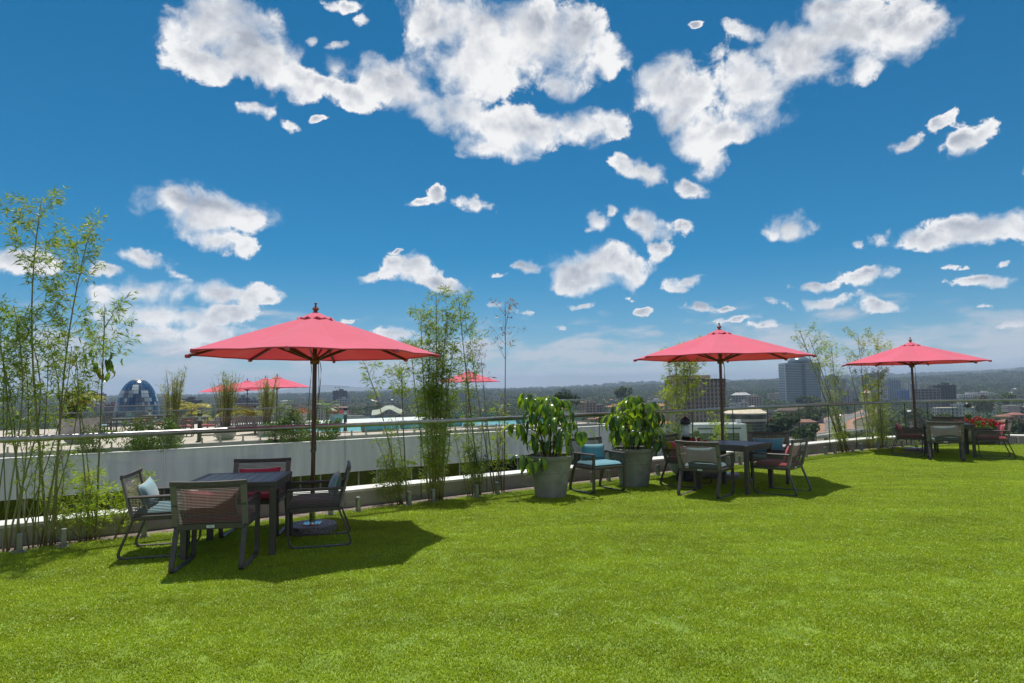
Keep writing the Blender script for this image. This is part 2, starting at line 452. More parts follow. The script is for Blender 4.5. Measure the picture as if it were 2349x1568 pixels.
CUSH = {
 'red': mat('red_fabric', (.46, .032, .07), .8, col2=(.40, .028, .06), nscale=9, bump=.15, bscale=250, sheen=.3),
 'blue': mat('aqua_fabric', (.17, .31, .35), .8, col2=(.15, .275, .31), nscale=9, bump=.15, bscale=250, sheen=.3),
 'teal': mat('teal_fabric', (.085, .25, .31), .8, col2=(.07, .225, .28), nscale=9, bump=.15, bscale=250, sheen=.3),
 'grey': mat('grey_fabric', (.15, .15, .165), .8, col2=(.12, .12, .13), nscale=9, bump=.15, bscale=250, sheen=.3),
 'pipe': mat('pale_piping', (.55, .50, .42), .7),
}
M_GLASS = glassmat('railing_glass', (.965, .985, .975))
M_LAMPGLASS = glassmat('lamp_glass', (.80, .84, .84), .05, 1.8)
M_EDGE = mat('glass_edge', (.025, .06, .05), .2)

# ================================================================== the roof terrace
def smooth_curve(pts, step=.25, it=6):
    P = [np.array(p, float) for p in pts]
    for _ in range(it):
        Q = [P[0]]
        for i in range(1, len(P) - 1): Q.append(P[i] * .5 + (P[i - 1] + P[i + 1]) * .25)
        Q.append(P[-1]); P = Q
    out = [P[0]]; acc = 0
    for i in range(len(P) - 1):
        a, b = P[i], P[i + 1]; L = np.linalg.norm(b - a); n = max(1, int(L / step))
        for k in range(1, n + 1): out.append(a + (b - a) * k / n)
    return np.array(out)
GL_PX = [(-300, 1312), (-120, 1285), (69, 1264), (370, 1226), (790, 1178), (966, 1157), (1118, 1138.5), (1378, 1107), (1497, 1092.8), (1700, 1067), (1896, 1044), (1960, 1037), (2018, 1029.8), (2073, 1023.6), (2125, 1019), (2190, 1016.5), (2298, 1016.5), (2360, 1018), (2480, 1024)]
GL = smooth_curve([tuple(gp(*p)[:2]) for p in GL_PX])
GS = np.concatenate([[0], np.cumsum(np.linalg.norm(np.diff(GL, axis=0), axis=1))])
def gl_pt(s):
    return np.array([np.interp(s, GS, GL[:, 0]), np.interp(s, GS, GL[:, 1])])
def gl_n(s):
    a = gl_pt(s - .1); b = gl_pt(s + .1); t = (b - a) / np.linalg.norm(b - a)
    return np.array([-t[1], t[0]])      # outward, away from the lawn
def gl_off(off, s0=0, s1=None, step=.3):
    s1 = GS[-1] if s1 is None else s1
    return [tuple(gl_pt(s) + gl_n(s) * off) for s in np.arange(s0 + .15, s1 - .15, step)]
def gl_s_of_px(px):
    """curve parameter that projects at picture column px"""
    best = None
    for s in np.arange(0.2, GS[-1] - .2, .02):
        p = gl_pt(s); v = RM.transposed() @ Vector((p[0], p[1], -EYE)); x = PW / 2 + FPX * v.x / -v.z
        if best is None or abs(x - px) < best[0]: best = (abs(x - px), s)
    return best[1]

def build_lawn():
    edge = gl_off(.10)
    edge = [(-14.0, edge[0][1] - 3.6)] + edge + [(edge[-1][0] + 9, edge[-1][1] - 5)]
    poly = edge + [(30, -9), (-14, -9)]
    mb = MB(); mb.prism(poly, -.35, 0.0)
    M_BASE = mat('turf_backing', (.10, .17, .008), .9, col2=(.14, .22, .012), nscale=3.0, ndet=8)
    o = put('lawn_ground', mb.mesh('lawn_ground', M_BASE), kind='structure')
    # artificial turf: tufts of real blades scattered over the lawn
    blade_mats = []
    m = bpy.data.materials.new('turf_fibre'); m.use_nodes = True
    t = NT(m.node_tree); b = t.n['Principled BSDF']; out = t.n['Material Output']
    rnd = t.node('ShaderNodeAttribute', attribute_name='tint').outputs['Fac']
    pos = t.node('ShaderNodeNewGeometry').outputs['Position']
    oi = t.node('ShaderNodeObjectInfo').outputs['Random']
    c1 = t.mixc(rnd, (.235, .335, .010), (.45, .55, .028))
    c1 = t.mixc(t.ramp(rnd, .93, .97), c1, (.55, .56, .22))
    n1 = t.noise(pos, .9, 4, .55); n2 = t.noise(pos, 5.0, 4, .6)
    st = t.node('ShaderNodeMapping'); t.l.new(pos, st.inputs[0]); st.inputs[2].default_value = (0, 0, .35); st.inputs[3].default_value = (.25, 1.3, 1)
    n3 = t.noise(st.outputs[0], 1.6, 5, .6)
    v = t.math('ADD', t.math('ADD', t.math('MULTIPLY', n1, .5), t.math('MULTIPLY', n2, .55)), t.math('MULTIPLY', n3, .65))
    hs = t.node('ShaderNodeHueSaturation'); t.l.new(c1, hs.inputs['Color'])
    t.l.new(t.math('MULTIPLY', t.ramp(v, .62, 1.10, 0.74, 1.26, smooth=False), t.ramp(oi, 0, 1, .93, 1.07, smooth=False)), hs.inputs['Value'])
    t.l.new(hs.outputs[0], b.inputs['Base Color']); b.inputs['Roughness'].default_value = .45; b.inputs['Specular IOR Level'].default_value = .35
    tr = t.node('ShaderNodeBsdfTranslucent'); t.l.new(hs.outputs[0], tr.inputs[0])
    mx = t.node('ShaderNodeMixShader'); mx.inputs[0].default_value = .35
    t.l.new(b.outputs[0], mx.inputs[1]); t.l.new(tr.outputs[0], mx.inputs[2]); t.l.new(mx.outputs[0], out.inputs[0])
    coll = bpy.data.collections.new('turf_tufts')
    for k in range(5):
        r = random.Random(40 + k); vs, fs, tint = [], [], []
        for _ in range(36):
            a = r.uniform(0, 6.283); rr = .085 * math.sqrt(r.random()); x, y = rr * math.cos(a), rr * math.sin(a)
            h = r.uniform(.012, .021); w = r.uniform(.0020, .0034); yaw = r.uniform(0, 6.283)
            lean = r.uniform(.3, 1.5) * h; la = r.uniform(0, 6.283)
            dx, dy = math.cos(yaw) * w, math.sin(yaw) * w; lx, ly = math.cos(la) * lean, math.sin(la) * lean
            b0 = len(vs); tv = r.random()
            vs += [(x - dx, y - dy, 0), (x + dx, y + dy, 0), (x + dx * .85 + lx * .35, y + dy * .85 + ly * .35, h * .6), (x - dx * .85 + lx * .35, y - dy * .85 + ly * .35, h * .6), (x + lx, y + ly, h)]
            fs += [(b0, b0 + 1, b0 + 2, b0 + 3), (b0 + 3, b0 + 2, b0 + 4)]; tint += [tv] * 5
        me = bpy.data.meshes.new('turf_tuft'); me.from_pydata(vs, [], fs)
        at_ = me.attributes.new('tint', 'FLOAT', 'POINT'); at_.data.foreach_set('value', tint)
        me.materials.append(m); coll.objects.link(bpy.data.objects.new('turf_tuft', me))
    # points: dense where the camera stands, thinner towards the far edge
    P = []
    from mathutils.geometry import tessellate_polygon
    E = np.array(edge)
    def inside(x, y): return y < np.interp(x, E[:, 0], E[:, 1]) - .01
    N = 320000
    d = 2.2 + (23 - 2.2) * rng.random(N) ** 1.0
    dens_keep = rng.random(N) < np.clip(d / 23 * np.where(d < 9, 1.0, 9 / d * .75 + .25) * 1.2, 0, 1)
    u = (rng.random(N) - .5) * 2
    X = u * d * 1.02; Y = d
    k = inside(X, Y) & dens_keep
    X, Y = X[k], Y[k]
    me = bpy.data.meshes.new('turf'); me.from_pydata([(x, y, 0.0) for x, y in zip(X, Y)], [], [])
    o = put('artificial_turf', me, kind='stuff', label='bright green artificial turf of short curled blades')
    scatter(o, coll, 'yaw', rng.random(len(X)) * 6.283, rng.uniform(.8, 1.15, len(X)), m)

def scatter(o, coll, _n, yaw, scl, m, sclz=None):
    me = o.data
    a = me.attributes.new('yaw', 'FLOAT', 'POINT'); a.data.foreach_set('value', np.asarray(yaw, np.float32))
    a = me.attributes.new('scl', 'FLOAT', 'POINT'); a.data.foreach_set('value', np.asarray(scl, np.float32))
    ng = bpy.data.node_groups.new('scatter', 'GeometryNodeTree')
    ng.interface.new_socket('Geometry', in_out='INPUT', socket_type='NodeSocketGeometry')
    ng.interface.new_socket('Geometry', in_out='OUTPUT', socket_type='NodeSocketGeometry')
    N = ng.nodes; L = ng.links
    gi = N.new('NodeGroupInput'); go = N.new('NodeGroupOutput')
    ci = N.new('GeometryNodeCollectionInfo'); ci.inputs['Collection'].default_value = coll
    ci.inputs['Separate Children'].default_value = True; ci.inputs['Reset Children'].default_value = True
    ip = N.new('GeometryNodeInstanceOnPoints'); ip.inputs['Pick Instance'].default_value = True
    ya = N.new('GeometryNodeInputNamedAttribute'); ya.data_type = 'FLOAT'; ya.inputs[0].default_value = 'yaw'
    sa = N.new('GeometryNodeInputNamedAttribute'); sa.data_type = 'FLOAT'; sa.inputs[0].default_value = 'scl'
    cx = N.new('ShaderNodeCombineXYZ'); L.new(ya.outputs[0], cx.inputs[2])
    ri = N.new('FunctionNodeRandomValue'); ri.data_type = 'INT'
    ri.inputs['Min'].default_value = 0; ri.inputs['Max'].default_value = 50
    isock = [s for s in ri.outputs if s.type == 'INT'][0]
    L.new(gi.outputs[0], ip.inputs['Points']); L.new(ci.outputs[0], ip.inputs['Instance'])
    L.new(cx.outputs[0], ip.inputs['Rotation']); L.new(sa.outputs[0], ip.inputs['Scale'])
    L.new(isock, ip.inputs['Instance Index'])
    L.new(ip.outputs[0], go.inputs[0])
    md = o.modifiers.new('scatter', 'NODES'); md.node_group = ng

def build_railing():
    root = thing('glass_railing', 'frameless glass railing with steel handrail along the edge of the lawn', 'railing')
    joints_px = [96, 372, 592, 790, 966, 1118, 1252, 1378, 1492, 1592, 1685, 1765, 1838, 1905, 1966, 2024, 2080, 2132, 2190, 2250, 2315]
    js = [gl_s_of_px(x) for x in joints_px]
    js = [0.3, js[0] - 2.9, js[0] - 1.45] + js + [js[-1] + 1.3, js[-1] + 2.6]
    js = sorted(s for s in js if 0.2 < s < GS[-1] - .2)
    GT = .012
    for a, b in zip(js[:-1], js[1:]):
        ss = np.linspace(a + .008, b - .008, 6)
        mb = MB()
        poly = [gl_pt(s) + gl_n(s) * GT / 2 for s in ss] + [gl_pt(s) - gl_n(s) * GT / 2 for s in ss[::-1]]
        mb.prism([tuple(p) for p in poly], .085, 1.155)
        me = mb.mesh('glass_panel', M_GLASS); me.materials.append(M_EDGE)
        for p in me.polygons:            # the narrow ends of a pane read dark green
            c = p.center; nrm = p.normal
            if abs(nrm.z) < .5 and p.area < GT * 1.2: p.material_index = 1
            if nrm.z < -.5: p.material_index = 1
        put('glass_panel', me, root)
    for s in js:
        for ds in (-.19, .19):
            if not (0.3 < s + ds < GS[-1] - .3): continue
            p = gl_pt(s + ds); n = gl_n(s + ds); ang = math.atan2(n[1], n[0]) - math.pi / 2
            if 'spig' not in MESH:
                mb = MB(); mb.box((0, 0, .006), (.13, .11, .012), ch=.003)
                mb.box((0, -.022, .10), (.055, .024, .19), ch=.006); mb.box((0, .022, .10), (.055, .024, .19), ch=.006); mb.box((0, 0, .035), (.055, .022, .05))
                for z in (.06, .15):
                    mb.add([(math.cos(a) * .009, -.036, z + math.sin(a) * .009) for a in np.linspace(0, 6.283, 9)[:-1]] + [(0, -.036, z)], [(i, (i + 1) % 8, 8) for i in range(8)])
                MESH['spig'] = mb.mesh('glass_clamp', M_STEEL)
            put('glass_clamp', MESH['spig'], root, (p[0], p[1], 0), ang)
    path = [(x, y, 1.178) for x, y in gl_off(0, step=.25)]
    prof = [(.025, -.030), (.031, -.022), (.031, .020), (.022, .030), (-.022, .030), (-.031, .020), (-.031, -.022), (-.025, -.030)]
    put('handrail', MB().sweep(path, prof).mesh('handrail', M_STEEL, True, 50), root)
MESH = {}

def build_parapet():
    inner = gl_off(.66); outer = gl_off(1.0)
    root = thing('parapet_wall', 'low concrete parapet wall with white top just outside the glass railing', 'parapet')
    mb = MB(); mb.prism(inner + outer[::-1], -14.0, .165)
    put('wall', mb.mesh('wall', M_CONC), root)
    mb = MB(); mb.prism(gl_off(.645) + gl_off(1.02)[::-1], .165, .20)
    put('coping', mb.mesh('coping', M_CAP), root)
    mb = MB(); mb.prism(gl_off(.10) + gl_off(.66)[::-1], -.4, -.045)
    put('planting_strip', mb.mesh('planting_strip', mat('gritty_screed', (.21, .17, .14), .9, col2=(.10, .08, .065), nscale=8, ndet=8, bump=.5)), kind='structure')
    b = MB(); b.box((8, -6, -12), (50, 20, 22)); b.v = [v if True else v for v in b.v]

# ================================================================== furniture
def round_path(pts, r, n=4):
    """2D/3D polyline with rounded inner corners"""
    P = [Vector(p) for p in pts]; out = [P[0]]
    for i in range(1, len(P) - 1):
        a, b, c = P[i - 1], P[i], P[i + 1]; d1 = (a - b).normalized(); d2 = (c - b).normalized()
        rr = min(r, (a - b).length * .45, (c - b).length * .45)
        s, e = b + d1 * rr, b + d2 * rr
        for k in range(n + 1):
            t = k / n; out.append(s * (1 - t) ** 2 + b * 2 * t * (1 - t) + e * t * t)
    out.append(P[-1]); return out
def rect(w, h): return [(-w / 2, -h / 2), (w / 2, -h / 2), (w / 2, h / 2), (-w / 2, h / 2)]
def chair_meshes():
    if 'ch_leg' in MESH: return
    W = .30
    # sled side: front leg, runner, raked rear leg, one flat bar
    pts = [(0, .275, .40), (0, .265, .012), (0, -.385, .012), (0, -.235, .40)]
    MESH['ch_leg'] = MB().sweep(round_path(pts, .085, 5), rect(.045, .018), up=Vector((1, 0, 0))).mesh('side_frame', M_CHAR)
    # note: the bar is 45 mm across the chair, 18 mm in the plane of the loop
    mb = MB().sweep(round_path(pts, .085, 5), rect(.018, .045), up=Vector((1, 0, 0))); MESH['ch_leg'] = mb.mesh('side_frame', M_CHAR)
    mb = MB(); mb.box((0, .275, .40), (.60, .03, .045), ch=.004); mb.box((0, -.245, .40), (.60, .03, .055), ch=.004)
    for s in (-1, 1): mb.box((s * W, .015, .40), (.045, .49, .042), ch=.004)
    mb.box((0, .015, .405), (.555, .49, .012))
    MESH['ch_seat'] = mb.mesh('seat_frame', M_CHAR)
    MESH['ch_fpost'] = MB().box((0, 0, .505), (.045, .028, .175), ch=.003).mesh('front_post', M_CHAR)
    # raked back post wrapped in rope
    p0, p1 = Vector((0, -.250, .415)), Vector((0, -.345, .80))
    MESH['ch_bpost'] = MB().sweep([p0, p1], rect(.022, .055), up=Vector((1, 0, 0))).mesh('back_post', M_ROPEW)
    path = [(-.335, -.345, .812), (-.17, -.352, .806), (0, -.354, .804), (.17, -.352, .806), (.335, -.345, .812)]
    MESH['ch_top'] = MB().sweep(path, [(-.013, -.021), (.013, -.021), (.013, .017), (.008, .021), (-.008, .021), (-.013, .017)]).mesh('top_rail', M_CHAR)
    MESH['ch_arm'] = MB().box((0, -.012, .607), (.052, .60, .028), ch=.008).mesh('armrest', M_CHAR)
    MESH['ch_rope_b'] = MB().sweep([(-.285, 0, 0), (.285, 0, 0)], [(0, .0042), (.0042, 0), (0, -.0042), (-.0042, 0)]).mesh('rope', M_ROPE)
    MESH['ch_rope_s'] = MB().sweep([(0, -.5, 0), (0, .5, 0)], [(0, .0042), (.0042, 0), (0, -.0042), (-.0042, 0)]).mesh('rope', M_ROPE)
    MESH['ch_tag'] = MB().box((0, -.2625, .40), (.07, .004, .024)).mesh('maker_tag', M_LABEL)
    MESH['ch_tagink'] = MB().sweep([(-.016, -.2655, .398), (-.006, -.2655, .403), (.001, -.2655, .399), (.010, -.2655, .405), (.018, -.2655, .4045)], rect(.001, .003)).mesh('emblem', M_BLACK)
def soft_pad(w, d, h, n=10, e=4.0):
    mb = MB(); vs = []; N = n + 1
    for sgn in (1, -1):
        for i in range(N):
            for j in range(N):
                u = -1 + 2 * i / n; v = -1 + 2 * j / n
                u = math.copysign(abs(u) ** .8, u); v = math.copysign(abs(v) ** .8, v)
                t = (max(0, 1 - abs(u) ** e) * max(0, 1 - abs(v) ** e)) ** .38
                vs.append((u * w / 2, v * d / 2, sgn * t * h / 2))
    fs = []
    for s in range(2):
        for i in range(n):
            for j in range(n):
                a = s * N * N + i * N + j; q = (a, a + N, a + N + 1, a + 1)
                fs.append(q if s == 0 else q[::-1])
    return mb.add(vs, fs)
def pad_mesh(col):
    k = 'pad_' + col
    if k not in MESH:
        MESH[k] = soft_pad(.54, .52, .075, 12, 10).mesh('seat_cushion', CUSH[col], True)
    return MESH[k]
def pillow_mesh(col):
    k = 'pil_' + col
    if k not in MESH:
        w, h = .50, .26; vs = []; n = 12; N = n + 1; fs = []
        for sgn in (1, -1):
            for i in range(N):
                for j in range(N):
                    u = -1 + 2 * i / n; v = -1 + 2 * j / n
                    pin = 1 - .10 * (1 - v * v) * abs(u) ** 3; pin2 = 1 - .12 * (1 - u * u) * abs(v) ** 3
                    t = (max(0, 1 - u * u) * max(0, 1 - v * v)) ** .42
                    vs.append((u * w / 2 * pin, sgn * t * .062, v * h / 2 * pin2))
        for s in range(2):
            for i in range(n):
                for j in range(n):
                    a = s * N * N + i * N + j; q = (a, a + N, a + N + 1, a + 1)
                    fs.append(q[::-1] if s == 0 else q)
        MESH[k] = MB().add(vs, fs).mesh('cushion', CUSH[col], True)
        path = []
        for (u0, v0, u1, v1) in ((-1, -1, 1, -1), (1, -1, 1, 1), (1, 1, -1, 1), (-1, 1, -1, -1)):
            for q in range(6):
                u = u0 + (u1 - u0) * q / 6; v = v0 + (v1 - v0) * q / 6
                path.append((u * w / 2 * (1 - .10 * (1 - v * v) * abs(u) ** 3), 0, v * h / 2 * (1 - .12 * (1 - u * u) * abs(v) ** 3)))
        MESH['pipe'] = MB().tube(path, .004, 5, True, up=Vector((0, 1, 0))).mesh('piping', CUSH['pipe'])
    return MESH[k]
PILLOWS = []
def chair(x, y, rot_deg, pad, label, group, pillow=None, plabel=None, ropes=True, z=0.0, tagcol=None):
    chair_meshes()
    t = thing('rope_armchair', label, 'chair', (x, y, z), R_(rot_deg), group)
    for s in (-1, 1):
        put('side_frame', MESH['ch_leg'], t, (s * .30, 0, 0))
        put('front_post', MESH['ch_fpost'], t, (s * .30, .277, 0))
        put('back_post', MESH['ch_bpost'], t, (s * .305, 0, 0))
        put('armrest', MESH['ch_arm'], t, (s * .302, 0, 0))
    put('seat_frame', MESH['ch_seat'], t)
    put('top_rail', MESH['ch_top'], t)
    put('seat_cushion', pad_mesh(pad), t, (0, .01, .447))
    if ropes:
        tg = put('maker_tag', MESH['ch_tag'], t); put('emblem', MESH['ch_tagink'], tg)
        nb = 25
        for k in range(nb):
            f = (k + .5) / nb; zz = .43 + f * .36; yy = -.254 - f * .090
            put('rope', MESH['ch_rope_b'], t, (0, yy - .009, zz))
        for s in (-1, 1):
            for k in range(11):
                zz = .432 + k * .0148; f = (zz - .415) / .385; y0 = -.250 - f * .095; y1 = .268
                put('rope', MESH['ch_rope_s'], t, (s * .318, (y0 + y1) / 2, zz), None, (1, y1 - y0, 1))
    else:
        if 'ch_net' not in MESH:
            mb = MB()
            for k in range(14): f = (k + .5) / 14; mb.box((0, -.263 - f * .09, .43 + f * .36), (.57, .006, .010))
            for s in (-1, 1):
                for k in range(6): mb.box((s * .318, 0, .44 + k * .026), (.006, .54, .009))
            MESH['ch_net'] = mb.mesh('rope', M_ROPE)
        put('rope', MESH['ch_net'], t, kind='stuff')
    if pillow:
        px, lean, dy = plabel[1] if isinstance(plabel, tuple) else (0, 0, 0)
        lab = plabel[0] if isinstance(plabel, tuple) else plabel
        pm = pillow_mesh(pillow)
        o = thing('cushion', lab, 'cushion', (0, 0, 0), 0, 'scatter cushions on the rope chairs', me=pm)
        Mx = Matrix.Translation((x, y, z)) @ Matrix.Rotation(R_(rot_deg), 4, 'Z') @ Matrix.Translation((px, -.195 + dy, (.475 + .135))) @ Matrix.Rotation(R_(14 + lean), 4, 'X') @ Matrix.Rotation(R_(lean * .6), 4, 'Y')
        o.matrix_world = Mx
        put('piping', MESH['pipe'], o)
    return t

def dining_table(x, y, rot, label, S=.87, z=0.0):
    t = thing('dining_table', label, 'table', (x, y, z), R_(rot), 'square slatted tables under the parasols')
    h = .735
    mb = MB(); w = .055
    for s in (-1, 1):
        mb.box((0, s * (S / 2 - w / 2), h - .022), (S, w, .045), ch=.003)
        mb.box((s * (S / 2 - w / 2), 0, h - .022), (w, S - 2 * w, .045), ch=.003)
        mb.box((0, s * (S / 2 - .02), h - .07), (S - .14, .02, .05)); mb.box((s * (S / 2 - .02), 0, h - .07), (.02, S - .14, .05))
    put('table_frame', mb.mesh('table_frame', M_CHAR), t)
    n = 7; inner = S - 2 * w; sw = inner / n
    if ('slat', S) not in MESH: MESH[('slat', S)] = MB().box((0, 0, 0), (sw - .006, inner - .002, .018), ch=.002).mesh('slat', M_CHAR2)
    for k in range(n): put('slat', MESH[('slat', S)], t, (-inner / 2 + (k + .5) * sw, 0, h - .0105))
    if ('tleg') not in MESH: MESH['tleg'] = MB().box((0, 0, .345), (.06, .06, .69), ch=.004).mesh('leg', M_CHAR)
    for a in (-1, 1):
        for b in (-1, 1): put('leg', MESH['tleg'], t, (a * (S / 2 - .032), b * (S / 2 - .032), 0))
    return t

def parasol(x, y, rot, label, R=1.52, z=0.0, rimz=2.08, detail=True, group='red parasols on the lawn', tilt=(0, 0), base=True, blabel=None, s=1.0):
    t = thing('parasol', label, 'parasol', (x, y, z), (R_(tilt[0]), R_(tilt[1]), R_(rot)), group, scale=s)
    apex = rimz + .47; vr = .20; vz = apex - .075
    def edge_r(a):   # canopy radius: pointed at the eight ribs, scooped between
        k = (a / (math.pi / 4)) % 1.0; q = 1 - abs(2 * k - 1) * 1.0
        return q
    key = ('cano', round(R, 2), rimz)
    if key not in MESH:
        mb = MB(); vs = []; fs = []; NA = 64; NR = 12
        for i in range(NR + 1):
            f = i / NR; r0 = .10 + (R - .10) * f
            for k in range(NA):
                a = 2 * math.pi * k / NA; kk = (k % 8) / 8; mid = 1 - abs(2 * kk - 1)
                chord = math.cos(math.pi / 8) / math.cos(((kk - .5) * math.pi / 4))   # straight edge between rib tips
                scoop = 1 - .045 * mid * f ** 3
                r = r0 * chord * scoop
                rib_z = apex - .02 - (apex - .02 - rimz) * (f ** 1.06)
                sag = .055 * (mid ** 1.3) * math.sin(min(1, f * 1.02) * math.pi * .62) * .9
                zz = rib_z - sag * 1.05 + (.045 * mid * f ** 4)
                vs.append((r * math.cos(a), r * math.sin(a), zz))
        for i in range(NR):
            for k in range(NA):
                l = (k + 1) % NA; fs.append((i * NA + k, (i + 1) * NA + k, (i + 1) * NA + l, i * NA + l))
        # small hem hanging from the rim
        b = NR * NA; base_i = len(vs)
        for k in range(NA):
            v = vs[b + k]; vs.append((v[0] * .997, v[1] * .997, v[2] - .014))
        for k in range(NA):
            l = (k + 1) % NA; fs.append((b + k, base_i + k, base_i + l, b + l))
        me = mb.add(vs, fs).mesh('canopy', M_RED, True, 12)
        # creases along ribs
        ribset = {k for k in range(NA) if k % 8 == 0}
        sh = me.attributes.get('sharp_edge') or me.attributes.new('sharp_edge', 'BOOLEAN', 'EDGE')
        for e in me.edges:
            a_, b_ = e.vertices
            if (a_ % NA) == (b_ % NA) and (a_ % NA) in ribset: sh.data[e.index].value = True
        MESH[key] = me
        # vent cap with wavy hem
        vs = []; fs = []; NA2 = 48
        for i, (r, dz) in enumerate([(.028, .028), (.09, .0), (.16, -.035), (.215, -.062), (.222, -.082)]):
            for k in range(NA2):
                a = 2 * math.pi * k / NA2; kk = (k % 6) / 6; mid = 1 - abs(2 * kk - 1)
                rr = r * (1 - .03 * mid * (r > .1)); wob = (.012 * math.sin(k * 1.7) + .016 * mid) * (r > .2)
                vs.append((rr * math.cos(a), rr * math.sin(a), apex + .015 + dz + wob))
        for i in range(4):
            for k in range(NA2):
                l = (k + 1) % NA2; fs.append((i * NA2 + k, (i + 1) * NA2 + k, (i + 1) * NA2 + l, i * NA2 + l))
        MESH[key + ('v',)] = MB().add(vs, fs).mesh('vent_cap', M_RED, True, 40)
        mb = MB(); tip = Vector((R * .985, 0, rimz - .012)); top = Vector((.05, 0, apex - .05))
        MESH[key + ('r',)] = mb.sweep([top, top.lerp(tip, .5) - Vector((0, 0, .012)), tip], rect(.022, .032)).mesh('rib', M_WOOD)
        MESH[key + ('tipcap',)] = MB().box(tuple(tip + Vector((.012, 0, -.004))), (.06, .035, .045), ch=.008).mesh('rib_pocket', M_RED)
        j = top.lerp(tip, .46) - Vector((0, 0, .03)); hubz = rimz - .06
        MESH[key + ('s',)] = MB().sweep([Vector((.045, 0, hubz)), j], rect(.014, .026)).mesh('strut', M_WOOD)
        MESH[key + ('hub',)] = MB().lathe([(.022, 0), (.052, .01), (.056, .05), (.045, .09), (.030, .12)], 16, (0, 0, hubz - .06)).mesh('hub', mat('hub_wood', (.20, .10, .045), .5))
        MESH[key + ('pole',)] = MB().lathe([(.026, .0), (.026, apex - .09)], 14).mesh('pole', M_WOOD, True, 40)
        MESH[key + ('fin',)] = MB().lathe([(.026, 0), (.028, .012), (.018, .020), (.036, .038), (.040, .052), (.032, .068), (.012, .080), (.010, .100), (.016, .112), (.015, .124), (.0, .132)], 16, (0, 0, apex + .035)).mesh('finial', M_FINIAL, True, 40)
    put('canopy', MESH[key], t); put('vent_cap', MESH[key + ('v',)], t)
    put('hub', MESH[key + ('hub',)], t); put('finial', MESH[key + ('fin',)], t)
    put('pole', MESH[key + ('pole',)], t, (0, 0, .12))
    for k in range(8):
        a = k * math.pi / 4
        rb = put('rib', MESH[key + ('r',)], t, (0, 0, 0), a)
        if detail: put('rib_pocket', MESH[key + ('tipcap',)], rb)
        put('strut', MESH[key + ('s',)], t, (0, 0, 0), a)
    if detail:
        # pull cords hanging beside the pole and knotted round it
        hz = rimz - .08
        for q, (ox, oy) in enumerate(((.045, -.035), (.06, .0), (-.04, -.04))):
            pts = [(ox, oy, hz)] + [(ox * (1 - f * .3) + .02 * math.sin(f * 5 + q), oy * (1 - f * .3) - .01, hz + (.95 - hz) * f) for f in np.linspace(.1, 1, 8)]
            put('pull_cord', MB().tube(pts, .0045, 5).mesh('pull_cord', M_CORD), t)
        mb = MB()
        for k in range(3):
            mb.tube([(.031 * math.cos(a), .031 * math.sin(a), .93 + k * .012 + .01 * math.sin(a)) for a in np.linspace(0, 6.283, 13)[:-1]], .0045, 5, True)
        put('cord_knot', mb.mesh('cord_knot', M_CORD), t)
    if base:
        b = thing('parasol_stand', blabel or 'round granite base', 'parasol stand', (x, y, z), R_(rot), 'round granite parasol stands')
        if 'base' not in MESH:
            MESH['base'] = MB().lathe([(.275, 0), (.285, .01), (.285, .072), (.275, .082), (.0, .0825)], 48).mesh('slab', M_GRANITE, True, 35)
            MESH['sleeve'] = MB().lathe([(.036, .084), (.036, .42), (.031, .423), (.0295, .40)], 20).mesh('sleeve', mat('polished_steel', (.58, .57, .55), .16, 1.0), True, 40)
            mb = MB(); mb.box((0, 0, .0875), (.20, .20, .008), ch=.002)
            for a in (-1, 1):
                for c in (-1, 1): mb.lathe([(.010, 0), (.010, .008), (0, .010)], 8, (a * .08, c * .08, .0915))
            MESH['plate'] = mb.mesh('foot_plate', MATS['polished_steel'])
            mb = MB(); mb.tube([(.036, 0, .26), (.066, 0, .26)], .006, 8); mb.tube([(.062, 0, .26), (.078, 0, .26)], .020, 12)
            MESH['knob'] = mb.mesh('clamp_knob', M_BLACK)
        for nm, k in (('slab', 'base'), ('sleeve', 'sleeve'), ('foot_plate', 'plate'), ('clamp_knob', 'knob')): put(nm, MESH[k], b)
    return t

def bollard(x, y, label, z=0.0, s=1.0):
    t = thing('bollard_lamp', label, 'lamp', (x, y, z), 0, 'black bollard lamps', scale=s)
    if 'bo_post' not in MESH:
        MESH['bo_post'] = MB().lathe([(.125, 0), (.125, .02), (.085, .05), (.075, .12), (.075, .74), (.082, .75), (.082, .77)], 24).mesh('post', M_BLACK, True, 35)
        MESH['bo_glass'] = MB().lathe([(.082, .772), (.082, .985)], 24).mesh('glass_cylinder', M_LAMPGLASS, True)
        MESH['bo_cone'] = MB().lathe([(.070, .774), (.060, .82), (.048, .90), (.040, .983)], 20).mesh('reflector_cone', mat('white_enamel', (.78, .78, .76), .35), True)
        MESH['bo_cap'] = MB().lathe([(.090, .985), (.094, 1.0), (.092, 1.03), (.080, 1.065), (.055, 1.095), (.022, 1.108), (.018, 1.118), (0, 1.122)], 28).mesh('cap', M_BLACK, True, 50)
    for nm, k in (('post', 'bo_post'), ('glass_cylinder', 'bo_glass'), ('reflector_cone', 'bo_cone'), ('cap', 'bo_cap')): put(nm, MESH[k], t)
    return t

